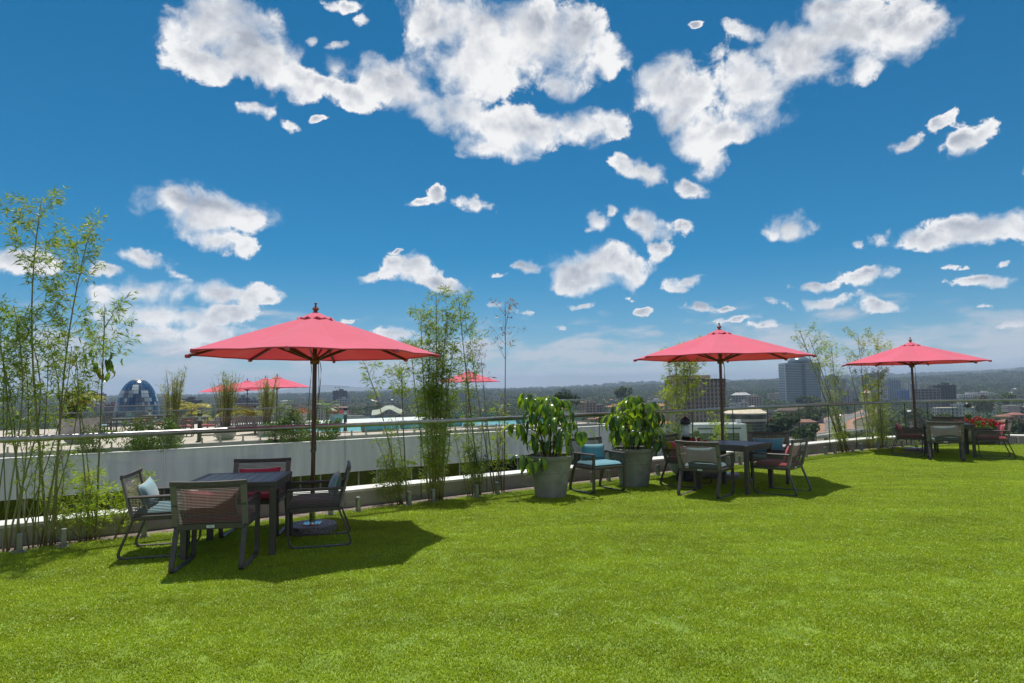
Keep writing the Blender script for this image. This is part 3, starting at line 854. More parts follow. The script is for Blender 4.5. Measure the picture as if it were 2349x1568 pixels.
# ================================================================== plants
M_CULM = mat('bamboo_culm', (.15, .155, .055), .5, col2=(.24, .18, .085), nscale=3, ndet=3, rnd=.25)
M_CULMY = mat('yellow_culm', (.24, .22, .07), .45, col2=(.14, .15, .04), nscale=3, rnd=.2)
M_DRY = mat('dry_culm', (.20, .125, .07), .7, col2=(.13, .08, .05), nscale=5)
def leafmat(name, a, b, dry=None, trans=.42, rough=.42, dryfrac=.96):
    if name in MATS: return MATS[name]
    m = bpy.data.materials.new(name); m.use_nodes = True; MATS[name] = m
    t = NT(m.node_tree); bs = t.n['Principled BSDF']; o = t.n['Material Output']
    f = t.node('ShaderNodeAttribute', attribute_name='tint').outputs['Fac']
    c = t.mixc(f, a, b)
    if dry: c = t.mixc(t.ramp(f, dryfrac - .01, dryfrac + .01), c, dry)
    t.l.new(c, bs.inputs['Base Color']); bs.inputs['Roughness'].default_value = rough
    tr = t.node('ShaderNodeBsdfTranslucent')
    hs = t.node('ShaderNodeHueSaturation'); hs.inputs['Hue'].default_value = .485; hs.inputs['Saturation'].default_value = 1.1; hs.inputs['Value'].default_value = 1.5
    t.l.new(c, hs.inputs['Color']); t.l.new(hs.outputs[0], tr.inputs[0])
    mx = t.node('ShaderNodeMixShader'); mx.inputs[0].default_value = trans
    t.l.new(bs.outputs[0], mx.inputs[1]); t.l.new(tr.outputs[0], mx.inputs[2]); t.l.new(mx.outputs[0], o.inputs[0])
    return m
LM_BAM = leafmat('bamboo_leaf', (.12, .205, .022), (.30, .40, .055), (.34, .26, .09), .45)
LM_BAMY = leafmat('pale_bamboo_leaf', (.17, .28, .03), (.36, .46, .06), (.36, .30, .10), .5)
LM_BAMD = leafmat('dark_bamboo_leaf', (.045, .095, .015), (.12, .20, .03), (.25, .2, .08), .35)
LM_DRYL = leafmat('withered_leaf', (.22, .14, .08), (.32, .22, .13), None, .3)
LM_SHRUB = leafmat('glossy_shrub_leaf', (.04, .09, .016), (.12, .20, .03), (.2, .24, .05), .3, .5)
LM_REED = leafmat('reed_leaf', (.12, .18, .025), (.26, .32, .05), (.35, .27, .10), .4, .5, .85)
LM_PALM = leafmat('yellow_palm_leaf', (.20, .24, .025), (.42, .40, .05), (.5, .38, .08), .45)
LM_PALMG = leafmat('green_palm_leaf', (.07, .13, .03), (.14, .22, .05), None, .4)

class Leaves:
    def __init__(s): s.v = []; s.f = []; s.t = []
    def blade(s, p, d, L, w, tint, nrm=None, droop=0.0):
        """lance leaf from p along d"""
        d = d.normalized(); sd = d.cross(nrm or Vector((random.gauss(0, 1), random.gauss(0, 1), random.gauss(0, 1))))
        if sd.length < 1e-3: sd = d.cross(Vector((1, .2, 0)))
        sd.normalize(); m = p + d * L * .38; e = p + d * L + Vector((0, 0, -droop * L))
        b = len(s.v)
        s.v += [tuple(p), tuple(m + sd * w * .5), tuple(e), tuple(m - sd * w * .5)]
        s.f += [(b, b + 1, b + 2, b + 3)]; s.t += [tint] * 4
    def mesh(s, name, m):
        me = bpy.data.meshes.new(name); me.from_pydata(s.v, [], s.f)
        a = me.attributes.new('tint', 'FLOAT', 'POINT'); a.data.foreach_set('value', np.array(s.t, np.float32))
        me.materials.append(m); return me

def culm_path(base, top, bow, n=14):
    b = Vector(base); t = Vector(top); out = []
    for i in range(n + 1):
        f = i / n; p = b.lerp(t, f); p += Vector(bow) * (math.sin(f * math.pi * .5) ** 1.0 * f * (1 - f) * 2.2)
        out.append(p)
    return out
def bamboo(label, base, culms, rs, leafm=None, culmm=None, group='bamboo clumps between the glass railing and the parapet', leafscale=1.0, name='bamboo'):
    """culms: (bx, by, tx, ty, h, radius, leaf_from, leaf_density, bow)"""
    random.seed(rs)
    t = thing(name, label, 'bamboo', base, 0, group)
    lv = Leaves(); tw = MB()
    for (bx, by, tx, ty, h, r, lf, ld, bow) in culms:
        P = culm_path((bx, by, 0), (tx, ty, h), (random.gauss(0, bow), random.gauss(0, bow), 0))
        n = len(P)
        # segmented culm with swollen nodes
        path = []; rad = []
        nodes = max(6, int(h / .24))
        for i in range(nodes + 1):
            f = i / nodes; q = f * (n - 1); k = min(int(q), n - 2); p = P[k].lerp(P[k + 1], q - k)
            rr = r * (1 - f * .72) + .0012
            if 0 < i < nodes: path += [p - Vector((0, 0, .008)), p, p + Vector((0, 0, .006))]; rad += [rr, rr * 1.22, rr]
            else: path.append(p); rad.append(rr)
        put('culm', MB().tube(path, rad, 6).mesh('culm', culmm or M_CULM, True), t)
        for i in range(1, nodes):
            f = i / nodes
            if f < lf: 
                if random.random() > .06: continue
            q = f * (n - 1); k = min(int(q), n - 2); p = P[k].lerp(P[k + 1], q - k)
            nb = (2 if random.random() < .75 else 3) + (2 if f > .72 else 0)
            for _ in range(nb):
                az = random.uniform(0, 6.283)
                prof = math.sin(min(1, (f - lf) / max(.05, 1 - lf) * .9 + .12) * math.pi) * .8 + .25
                L = random.uniform(.18, .42) * (.40 + prof * .70) * min(1.5, h / 2.3 + .15) * leafscale
                d = Vector((math.cos(az), math.sin(az), random.uniform(.9, 1.9))).normalized()
                e = p + d * L; mid = p.lerp(e, .55) + Vector((0, 0, .02))
                tw.tube([p, mid, e], [.0025, .0018, .001], 3)
                nl = int(11 * ld * L / .3 + 1)
                for _k in range(nl):
                    g = random.uniform(.25, 1.0); c = (p.lerp(mid, g / .55) if g < .55 else mid.lerp(e, (g - .55) / .45))
                    # small side twig with a fan of leaves
                    sd = (d + Vector((random.gauss(0, .7), random.gauss(0, .7), random.gauss(-.1, .5)))).normalized()
                    c2 = c + sd * random.uniform(.02, .09)
                    for _j in range(random.choice((2, 3, 3, 4))):
                        dd = (sd * .8 + Vector((random.gauss(0, .55), random.gauss(0, .55), random.gauss(-.28, .45))))
                        lv.blade(c2, dd, random.uniform(.055, .105), random.uniform(.009, .014), random.random(), droop=random.uniform(0, .2))
    if tw.v: put('twigs', tw.mesh('twigs', culmm or M_CULM), t, kind='stuff')
    if lv.v: put('leaves', lv.mesh('leaves', leafm or LM_BAM), t, kind='stuff')
    return t
def fan(n, spread, top, h0, h1, r, lf, ld, bow=.12, lean=(0, 0), jit=.05):
    out = []
    for _ in range(n):
        a = random.uniform(0, 6.283); rr = spread * math.sqrt(random.random()); bx, by = rr * math.cos(a), rr * math.sin(a) * .45
        h = random.uniform(h0, h1); t2 = random.gauss(0, 1)
        out.append((bx, by, bx * 1.6 + lean[0] * h + random.gauss(0, top), by + lean[1] * h + random.gauss(0, top * .35), h, r * random.uniform(.7, 1.15), lf * random.uniform(.75, 1.2), ld * random.uniform(.6, 1.2), bow))
    return out

def big_leaf_mesh(k):
    key = ('bigleaf', k)
    if key in MESH: return MESH[key]
    r = random.Random(900 + k); L = .26; W = .082; vs = []; n = 8
    curl = r.uniform(.9, 1.5); vs = []; fs = []
    x = 0; z = 0; ang = .25
    for i in range(n + 1):
        f = i / n; w = W * .5 * (math.sin(math.pi * min(1, f ** .80 * 1.0)) ** .75) * (1 if i not in (0, n) else .06)
        wave = .006 * math.sin(f * 19 + k)
        for q, s in enumerate((-1, -.5, 0, .5, 1)):
            vs.append((x, s * w, z + abs(s) * w * .38 + wave * abs(s)))
        ang -= curl * .16; x += math.cos(ang) * L / n; z += math.sin(ang) * L / n
    for i in range(n):
        for q in range(4): fs.append((i * 5 + q, i * 5 + q + 1, (i + 1) * 5 + q + 1, (i + 1) * 5 + q))
    me = bpy.data.meshes.new('leaf'); me.from_pydata(vs, [], fs)
    for p in me.polygons: p.use_smooth = True
    ms = [(.048, .115, .013), (.085, .17, .016), (.17, .27, .022), (.032, .08, .012)]
    nm = 'umbrella_tree_leaf_%d' % (k % 4)
    if nm not in MATS:
        c = ms[k % 4]; m = bpy.data.materials.new(nm); m.use_nodes = True; MATS[nm] = m
        t = NT(m.node_tree); bs = t.n['Principled BSDF']; o = t.n['Material Output']
        tc = t.node('ShaderNodeTexCoord'); sx = t.node('ShaderNodeSeparateXYZ'); t.l.new(tc.outputs['Object'], sx.inputs[0])
        rib = t.ramp(t.math('ABSOLUTE', sx.outputs[1]), 0.0, .0035, 1.0, 0.0)
        vein = t.ramp(t.math('ABSOLUTE', t.math('SINE', t.math('MULTIPLY', t.math('ADD', sx.outputs[0], t.math('MULTIPLY', t.math('ABSOLUTE', sx.outputs[1]), -.8)), 170.0))), 0.0, .22, .30, 0.0)
        cc = t.mixc(t.math('MAXIMUM', rib, vein), c, tuple(min(1, v * 2.3 + .03) for v in c))
        t.l.new(cc, bs.inputs['Base Color']); bs.inputs['Roughness'].default_value = .27; bs.inputs['Coat Weight'].default_value = .15
        tr = t.node('ShaderNodeBsdfTranslucent'); tr.inputs[0].default_value = (c[0] * 2.6 + .02, c[1] * 2.4, c[2] * 1.2, 1)
        mx = t.node('ShaderNodeMixShader'); mx.inputs[0].default_value = .38
        t.l.new(bs.outputs[0], mx.inputs[1]); t.l.new(tr.outputs[0], mx.inputs[2]); t.l.new(mx.outputs[0], o.inputs[0])
    me.materials.append(MATS[nm]); MESH[key] = me
    return me
def umbrella_tree(x, y, rs, label, height, whorls, ztop=.60):
    random.seed(rs)
    t = thing('umbrella_tree', label, 'plant', (x, y, ztop - .06), 0, None)
    M_ST = mat('woody_stem', (.09, .06, .035), .8, col2=(.05, .035, .02), nscale=20)
    M_PET = mat('petiole', (.22, .20, .05), .5)
    stems = []
    for k in range(5):
        a = k * 1.257 + random.random() * .5; b = Vector((.07 * math.cos(a), .07 * math.sin(a), 0))
        stems.append((b, Vector((.24 * math.cos(a), .22 * math.sin(a), height * random.uniform(.62, .85)))))
    stems.append((Vector((0, 0, 0)), Vector((.02, 0, height * .9))))
    for b, e in stems:
        put('stem', MB().tube([b, b.lerp(e, .4) + Vector((0, 0, .03)), b.lerp(e, .75), e], [.012, .011, .009, .006], 6).mesh('stem', M_ST, True), t)
    for (wx, wy, wz, n, sc_) in whorls:
        c = Vector((wx, wy, wz))
        b, e = min(stems, key=lambda s: (s[1] - c).length + (s[0] - c).length * .3)
        f = min(.95, max(.25, (wz - .12) / max(.3, e.z))); o = b.lerp(e, f)
        put('branch', MB().tube([o, o.lerp(c, .5) + Vector((0, 0, .015)), c], [.007, .006, .004], 5).mesh('branch', M_ST, True), t)
        out = math.atan2(wy, wx)
        pm = MB()
        for k in range(n):
            a = k / n * 6.283 + random.uniform(-.25, .25)
            pl = random.uniform(.06, .11) * sc_; el = random.uniform(.15, .55)
            d = Vector((math.cos(a) * math.cos(el), math.sin(a) * math.cos(el), math.sin(el)))
            q = c + d * pl
            pm.tube([c, c + d * pl * .6 + Vector((0, 0, .006)), q], [.0035, .003, .0025], 4)
            droop = random.uniform(.40, 1.10)
            o2 = put('leaf', big_leaf_mesh(random.randrange(8)), t, q, None, sc_ * random.uniform(.8, 1.2))
            o2.rotation_euler = (random.gauss(0, .25), droop, a)
        put('leaf_stalks', pm.mesh('leaf_stalks', M_PET), t)
    return t
def clay_pot(x, y, label):
    M_POT = mat('grey_clay', (.29, .28, .24), .85, col2=(.19, .19, .16), nscale=3.5, ndet=8, bump=.15, bscale=60)
    t = thing('plant_pot', label, 'pot', (x, y, 0), random.random(), 'large grey plant pots')
    prof = [(.222, 0), (.235, .012), (.292, .375), (.300, .378), (.302, .392), (.296, .398), (.338, .555), (.352, .560), (.362, .580), (.362, .618), (.352, .628), (.335, .625), (.328, .56), (.30, .54)]
    put('pot_body', MB().lathe(prof, 64).mesh('pot_body', M_POT, True, 30), t)
    put('potting_soil', MB().lathe([(.325, .56), (.2, .575), (0, .58)][::1], 32).mesh('potting_soil', M_SOIL), t)
    return t
def shrub(x, y, z, label, rx, ry, rz_, n, rs, leafm=None, hang=0, group='leafy shrubs along the far terrace edge', L=.06, name='shrub', cat='shrub', droop=.3):
    random.seed(rs)
    t = thing(name, label, cat, (x, y, z), 0, group)
    lv = Leaves(); tw = MB()
    clumps = [(random.gauss(0, .5) * rx, random.gauss(0, .5) * ry, rz_ * random.uniform(.25, 1.0) - (hang * random.random())) for _ in range(max(5, n // 90))]
    for c in clumps:
        cv = Vector(c); tw.tube([(c[0] * .15, c[1] * .15, 0), cv * .6 + Vector((0, 0, .05)), cv], [.012, .008, .003], 4)
        cr = random.uniform(.30, .5) * min(rx, rz_)
        for _ in range(n // len(clumps)):
            d = Vector((random.gauss(0, 1), random.gauss(0, 1), random.gauss(0, 1))).normalized()
            p = cv + d * cr * random.random() ** .45
            lv.blade(p, d + Vector((0, 0, random.gauss(-droop, .5))), L * random.uniform(.7, 1.3), L * random.uniform(.38, .5), random.random())
    put('stems', tw.mesh('stems', mat('shrub_stem', (.07, .05, .03), .8)), t, kind='stuff')
    put('leaves', lv.mesh('leaves', leafm or LM_SHRUB), t, kind='stuff')
    return t
def reeds(x, y, z, label, h, spread, n, rs, pot=True):
    random.seed(rs)
    t = thing('reed_plant', label, 'plant', (x, y, z + (.42 if pot else 0)), 0, 'tall cane plants in round bowls on the far terrace')
    lv = Leaves(); 
    for k in range(n):
        a = random.uniform(0, 6.283); b = Vector((.16 * math.cos(a) * random.random(), .16 * math.sin(a) * random.random(), 0))
        lean = spread * abs(random.gauss(0, .42)); hh = h * random.uniform(.6, 1.0)
        e = b + Vector((math.cos(a) * lean, math.sin(a) * lean, hh))
        P = [b, b.lerp(e, .4) + Vector((0, 0, .05)), b.lerp(e, .75) - Vector((math.cos(a), math.sin(a), 0)) * .04, e]
        put('cane', MB().tube(P, [.011, .010, .008, .003], 5).mesh('cane', M_DRY if k % 3 else M_CULMY, True), t)
        for q in range(26):
            f = random.uniform(.35, 1.0); p = b.lerp(e, f)
            d = Vector((random.gauss(0, .5), random.gauss(0, .5), random.uniform(.4, 1.3)))
            lv.blade(p, d, random.uniform(.16, .34), random.uniform(.014, .022), random.random(), droop=random.uniform(0, .5))
    put('leaves', lv.mesh('leaves', LM_REED), t, kind='stuff')
    return t
def bowl(x, y, z, r, h, label, name='planter_bowl', group='round concrete planter bowls', tall=False):
    m = mat('pale_concrete', (.40, .38, .36), .8, col2=(.30, .285, .27), nscale=4, ndet=7, bump=.1)
    t = thing(name, label, 'planter', (x, y, z), 0, group)
    if tall: prof = [(r * .62, 0), (r * .78, h * .08), (r * .95, h * .3), (r, h * .5), (r * .96, h * .75), (r * .86, h), (r * .78, h), (r * .76, h * .9)]
    else: prof = [(r * .45, 0), (r * .62, h * .06), (r * .85, h * .35), (r * .97, h * .75), (r, h), (r * .93, h), (r * .9, h * .88)]
    put('bowl', MB().lathe(prof, 40).mesh('bowl', m, True, 40), t)
    put('potting_soil', MB().lathe([(r * (.76 if tall else .9), h * .9), (0, h * .92)], 24).mesh('potting_soil', M_SOIL), t)
    return t
def palm(x, y, z, label, h, n, L, rs, leafm, cat='palm'):
    random.seed(rs)
    t = thing('palm', label, cat, (x, y, z), 0, 'small palms on the far terrace')
    put('trunk', MB().tube([(0, 0, 0), (.02, .01, h * .5), (0, .02, h)], [.045, .035, .025], 7).mesh('trunk', M_CULMY, True), t)
    for k in range(n):
        a = k * 2.4 + random.uniform(-.3, .3); el = random.uniform(.25, 1.3); LL = L * random.uniform(.75, 1.1)
        P = []; p = Vector((0, 0, h)); e = el
        for i in range(10):
            P.append(p.copy()); p = p + Vector((math.cos(a) * math.cos(e), math.sin(a) * math.cos(e), math.sin(e))) * LL / 9; e -= .17
        lv = Leaves(); 
        for i in range(1, 10):
            d = (P[i] - P[i - 1]).normalized(); sd = d.cross(Vector((0, 0, 1))).normalized()
            for j in (0, .33, .66):
                q = P[i - 1].lerp(P[i], j); w = math.sin(min(1, (i + j) / 10 * 1.05) * math.pi) * .26 * L + .05
                for s in (-1, 1): lv.blade(q, sd * s + d * .8 + Vector((0, 0, random.uniform(-.35, .1))), w, .022, random.random(), Vector((0, 0, 1)), .25)
        fr = put('frond', lv.mesh('frond', leafm), t)
        put('midrib', MB().tube(P, [.010 - .0008 * i for i in range(10)], 4).mesh('midrib', M_CULMY), fr)
    return t

# ================================================================== neighbouring wing with its own roof terrace
WA = R_(33.6); WO = Vector((-6.0, 28.0, 0)); WE1 = Vector((math.cos(WA), math.sin(WA), 0)); WE2 = Vector((-math.sin(WA), math.cos(WA), 0))
FZ = -.16
def wp(u, v, z=FZ): p = WO + WE1 * u + WE2 * v; return (p.x, p.y, z)
def wuv(p): d = Vector((p[0], p[1], 0)) - WO; return d.dot(WE1), d.dot(WE2)
def wbox(mb, u0, u1, v0, v1, z0, z1):
    c = wp((u0 + u1) / 2, (v0 + v1) / 2, (z0 + z1) / 2); return mb.box(c, (u1 - u0, v1 - v0, z1 - z0), WA)
def build_wing():
    t = thing('hotel_wing', 'white wing of the building across the gap with a ribbon of dark windows', 'building')
    UL, UR = -64, 12.6
    mb = MB(); wbox(mb, UL, UR + .1, -.95, -.70, -1.55, -.29); put('fascia', mb.mesh('fascia', M_WHITEW), t)
    mb = MB(); wbox(mb, UL, UR + .12, -.97, -.68, -.29, -.26); put('fascia_cap', mb.mesh('fascia_cap', M_CAP), t)
    mb = MB(); wbox(mb, UR - .15, UR + .1, -.70, 6, -9, -.18); put('end_wall', mb.mesh('end_wall', M_WHITEW), t)
    mb = MB(); wbox(mb, UL, UR - .16, -.69, -.12, -1.54, -.62); put('trough_soil', mb.mesh('trough_soil', M_SOIL), t)
    mb = MB(); wbox(mb, UL, UR - .16, -.12, .22, -1.54, -.165); put('kerb', mb.mesh('kerb', mat('kerb_stone', (.42, .40, .36), .8, col2=(.33, .31, .28), nscale=2, ndet=7)), t)
    # ribbon window: sill wall, mullions, panes
    mb = MB(); wbox(mb, UL, UR, -.55, 4, -9, -3.18); put('lower_wall', mb.mesh('lower_wall', M_WHITEW), t)
    mb = MB(); wbox(mb, UL, UR - .2, 2.5, 3, -3.18, -1.56); put('room_wall', mb.mesh('room_wall', mat('room_back', (.04, .05, .045), .9, col2=(.02, .025, .02), nscale=.6)), t)
    M_MULL = mat('grey_mullion', (.34, .35, .34), .5)
    wg = glassmat('window_glass', (.12, .16, .15), 0, 1.33)
    pme = MB().box((0, 0, 0), (.735, .012, 1.60)).mesh('window_pane', wg); mme = MB().box((0, 0, 0), (.052, .09, 1.62)).mesh('mullion', M_MULL)
    u = -24.0; k = 0
    while u < UR - .8:
        if 2.6 < u < 3.5 or -17.2 < u < -16.4:
            mb = MB(); wbox(mb, u - .37, u + .37, -.5, -.2, -3.18, -1.56); put('pier', mb.mesh('pier', mat('beige_pier', (.30, .26, .20), .8)), t)
        else: put('window_pane', pme, t, wp(u, -.42, -2.37), WA)
        put('mullion', mme, t, wp(u + .394, -.42, -2.37), WA)
        u += .788; k += 1
    mb = MB(); wbox(mb, UL, -24.4, -.43, -.41, -3.18, -1.56); put('window_strip', mb.mesh('window_strip', wg), t)
    mb = MB(); wbox(mb, UL, UR, -.405, -.36, -2.45, -2.39); put('transom', mb.mesh('transom', M_MULL), t)
    # body below and behind the deck
    mb = MB(); wbox(mb, UL, 12.3, 3.1, 22, -40, -.40); put('body', mb.mesh('body', M_WHITEW), t)
    # deck
    pts = [(UL, .22), (12.4, .22), (12.4, 5.8), (2, 6.5), (-4, 17), (UL, 22)]
    poly = [wp(*p)[:2] for p in pts]
    mb = MB(); mb.prism(poly, FZ - .25, FZ)
    put('terrace_paving', mb.mesh('terrace_paving', M_PAVE), kind='structure')
    # pool
    water = bpy.data.materials.new('pool_water'); water.use_nodes = True; n = NT(water.node_tree); b = n.n['Principled BSDF']
    b.inputs['Base Color'].default_value = (.10, .52, .56, 1); b.inputs['Roughness'].default_value = .06
    bn = n.node('ShaderNodeBump'); bn.inputs['Strength'].default_value = .35; bn.inputs['Distance'].default_value = .03
    n.l.new(n.noise(n.node('ShaderNodeTexCoord').outputs['Object'], 3.5, 3), bn.inputs['Height']); n.l.new(bn.outputs[0], b.inputs['Normal'])
    cur = [(-1.5, 2.6), (-.6, 1.9), (1, 1.5), (3, 1.3), (6, 1.2), (12.2, 1.2), (12.2, 5.6), (2, 6.2), (-1, 8), (-2.4, 5)]
    put('pool_water', MB().prism([wp(*p)[:2] for p in cur], FZ + .004, FZ + .012).mesh('pool_water', water), kind='structure')
    mb = MB(); mb.sweep([wp(u, v, FZ + .02) for u, v in cur], rect(.30, .05), closed=True)
    put('pool_rim', mb.mesh('pool_rim', M_PAVE), kind='structure')
    # rolled pool covers
    MR = mat('blue_cover', (.03, .33, .47), .5, col2=(.02, .25, .38), nscale=6)
    for (u0, u1, v) in ((.2, 1.9, 1.55), (2.1, 5.2, 1.6), (8.6, 11.6, 1.6)):
        p = Vector(wp(u0, v, FZ + .20)); q = Vector(wp(u1, v, FZ + .20))
        r = thing('pool_cover_roll', {.2: 'short blue rolled pool cover at the near left end of the pool', 2.1: 'long bright blue rolled pool cover along the pool edge', 8.6: 'blue rolled pool cover at the right end of the pool behind bamboo'}[u0], 'pool cover', p, 0, 'blue rolled covers along the pool')
        mb = MB()
        d = q - p
        mb.tube([Vector((0, 0, 0)), d], .15, 14); put('roll', mb.mesh('roll', MR, True, 40), r)
        for k in range(14):
            a = k / 14 * 6.283; 
        mb = MB(); mb.tube([-d.normalized() * .05, Vector((0, 0, 0))], .17, 12); put('end_plate', mb.mesh('end_plate', M_CHAR2), r)
    # glass railings of the terrace
    def rail(pts, name_label, every=1.45, spig=True):
        t = thing('terrace_railing', name_label, 'railing', (0, 0, 0), 0, None)
        P = [Vector(wp(*p)) for p in pts]
        for a, b in zip(P[:-1], P[1:]):
            L = (b - a).length; n = max(1, round(L / every)); ang = math.atan2(b.y - a.y, b.x - a.x)
            key = ('tg', round(L / n, 2))
            if key not in MESH: MESH[key] = MB().box((0, 0, .62), (L / n - .02, .012, 1.14)).mesh('glass_panel', M_GLASS)
            for k in range(n):
                c = a.lerp(b, (k + .5) / n); put('glass_panel', MESH[key], t, c, ang)
                if spig:
                    for s in (-.28, .28):
                        q = a.lerp(b, (k + .5 + s) / n); put('glass_clamp', MESH['spig'], t, q, ang)
        put('handrail', MB().sweep([p + Vector((0, 0, 1.22)) for p in P], [(.026, -.02), (.026, .02), (-.026, .02), (-.026, -.02)][::-1]).mesh('handrail', M_STEEL), t)
        return t
    rail([(-22, .05), (12.3, .05)], 'glass railing along the near edge of the far terrace above the white wall')
    rail([(-40, .05), (-23.5, .05)], 'glass railing at the left end of the far terrace behind the bamboo')
    rail([(12.2, .4), (12.2, 5.6), (2.2, 6.4), (-4, 16.6)], 'glass railing round the back of the pool', spig=False)
    rail([(-23, 4.2), (-5, 16.9)], 'glass railing at the back of the dining terrace', spig=False)

def T(px, py): 
    p = gp(px, py, FZ); return p.x, p.y
def build_terrace():
    # potted canes
    for (px, py, h, n, rs, lab) in ((378, 1020, 2.45, 26, 1, 'tall cane plant in a grey bowl nearest the egg shaped glass building'), (502, 1012, 2.25, 34, 2, 'cane plant in a bowl in front of the yellow palm'), (599, 1004, 2.2, 26, 3, 'thin cane plant in front of the red parasols, right of the slatted bench')):
        x, y = T(px, py - 2); x, y = x + .1, y + .35
        bowl(x, y, FZ, .40, .52, lab.replace('tall cane plant', 'rounded concrete planter holding tall canes').replace('thin cane plant', 'concrete planter with thin canes').replace('cane plant', 'concrete planter with canes'), tall=True, group='rounded planters on the far terrace')
        reeds(x, y, FZ, lab, h, .62, n + 10, rs)
    # big planters at left
    x, y = T(140, 1022); bowl(x, y + 1, FZ, .72, .95, 'large tapered concrete planter behind the thin bamboo stem at left', group=None)
    palm(x, y + 1, FZ + .9, 'small palm with drooping yellow green fronds in the large planter at left', .7, 20, .9, 31, LM_PALM)
    shrub(x - .2, y + 1, FZ + .9, 'bushy green plant sharing the large planter at left', .55, .4, 1.1, 1100, 5, LM_SHRUB, L=.14)
    # shrubs hanging over the white wall
    for (u_px, hgt, n, rx, rs, lab, hang) in (
        (215, .65, 1300, .62, 11, 'dark glossy shrub hanging over the white wall at left', .15),
        (325, .85, 2600, .85, 12, 'wide glossy shrub spilling over the wall left of the cane planter', .15),
        (382, .9, 1300, .75, 13, 'glossy shrub at the foot of the nearest cane planter', .15),
        (640, .75, 1300, .70, 14, 'round glossy bush right of the thin canes', .25),
        (672, 1.05, 1500, .62, 15, 'upright glossy bush with a slim stem left of the near parasol pole', .2),
        (700, .25, 900, .60, 16, 'low trailing shrub beside the near parasol pole', .25),
        (738, .75, 1300, .62, 17, 'glossy bush just right of the near parasol pole', .3),
        (765, .60, 900, .45, 18, 'small pale green bush beside the bollard by the pool', .1)):
        d0 = 1.78; 
        # place in the trough in front of the railing
        r = ray(u_px, hor(u_px) + 90); tt = None
        best = min(np.arange(-40, 14, .1), key=lambda u: abs(wp(u, -.4)[0] / wp(u, -.4)[1] - r.x / r.y))
        p = wp(best, -.42, -.5)
        shrub(p[0], p[1], -.55, lab, rx * .72, .30, hgt * 1.15 + .40, int(n * 1.25), rs, hang=hang, L=.085)
    # palms
    for (px, py, h, L, rs, lab) in ((438, 990, .9, 1.35, 21, 'arching yellow palm left of the red parasols'), (455, 985, .5, 1.0, 24, 'low yellow palm beside the arching one'), (540, 985, .9, 1.25, 22, 'yellow palm behind the middle canes'), (572, 982, .6, 1.1, 25, 'yellow palm under the red parasols')):
        x, y = T(px, py); palm(x, y, FZ, lab, h, 16, L, rs, LM_PALM)
    for (px, py, h, L, rs, lab) in ((640, 980, .9, 1.0, 23, 'grey green palm behind the bushes'), (748, 985, 1.0, .9, 26, 'broad leaved palm beside the red bougainvillea'), (172, 990, 1.2, 1.2, 27, 'green palm at the left end of the far terrace')):
        x, y = T(px, py); palm(x, y, FZ, lab, h, 15, L, rs, LM_PALMG)
    # bougainvillea pots
    for (px, py, lab, rs) in ((772, 985, 'tall pale pot beside the black bollard near the pool', 41), (690, 979, 'tall pale pot behind the bushes', 42)):
        x, y = T(px, py); bowl(x, y, FZ, .32, .75, lab, tall=False, group=None)
        random.seed(rs); t = thing('bougainvillea', 'pink red bougainvillea flowering in the ' + lab, 'flowers', (x, y, FZ + .7), 0, None)
        lv = Leaves(); lf = Leaves()
        for _ in range(260):
            d = Vector((random.gauss(0, .24), random.gauss(0, .2), abs(random.gauss(.08, .10))))
            (lv if random.random() < .6 else lf).blade(d, Vector((random.gauss(0, 1), random.gauss(0, 1), random.gauss(0, 1))), .07, .055, random.random())
        put('flowers', lv.mesh('flowers', leafmat('bougainvillea_petal', (.55, .02, .08), (.75, .05, .12), None, .3)), t, kind='stuff'); put('leaves', lf.mesh('leaves', LM_SHRUB), t, kind='stuff')
    # bollards
    for (px, py, lab) in ((457, 1014, 'black bollard lamp standing in front of the rope chairs on the far terrace'), (343, 990, 'black bollard lamp in front of the egg shaped glass building'), (391, 989, 'black bollard lamp just behind the nearest canes'), (584, 979, 'black bollard lamp behind the slatted bench'), (792, 991, 'black bollard lamp at the rim of the pool'), (64, 1008, 'black bollard lamp behind the left bamboo')):
        x, y = T(px, py); bollard(x, y, lab, FZ)
    x, y = T(292 / 1.0, 1000)
    # parasols of the far terrace
    for (px, Y, ytop, lab, rot) in ((636, 30.0, 857, 'nearest red parasol of the far terrace row, rightmost and highest', 10), (609.5, 33.5, 861, 'second red parasol of the far row, just left of the nearest', 30), (567.7, 37, 867, 'third red parasol of the far row, above the slatted bench', 5), (540, 40, 873, 'fourth red parasol of the far row behind the middle canes', 20), (508, 43, 878, 'leftmost red parasol of the far row, half hidden by canes', 12), (1074, 34, 845, 'single red parasol beyond the pool behind the big bamboo', 0)):
        top = at(px, ytop, Y); z = FZ
        s = (top.z - z) / (2.08 + .47 + .035 + .15)
        parasol(top.x, Y, rot, lab, z=z, detail=False, group='red parasols on the far terrace', base=False, s=s)
        rb = thing('parasol_stand', 'round stand under the ' + lab.split(',')[0], 'parasol stand', (top.x, Y, z), 0, None)
        put('slab', MB().lathe([(.28, 0), (.28, .08), (0, .081)], 24).mesh('slab', M_GRANITE), rb); put('sleeve', MB().lathe([(.04, .08), (.04, .4), (0, .4)], 12).mesh('sleeve', M_STEEL), rb)
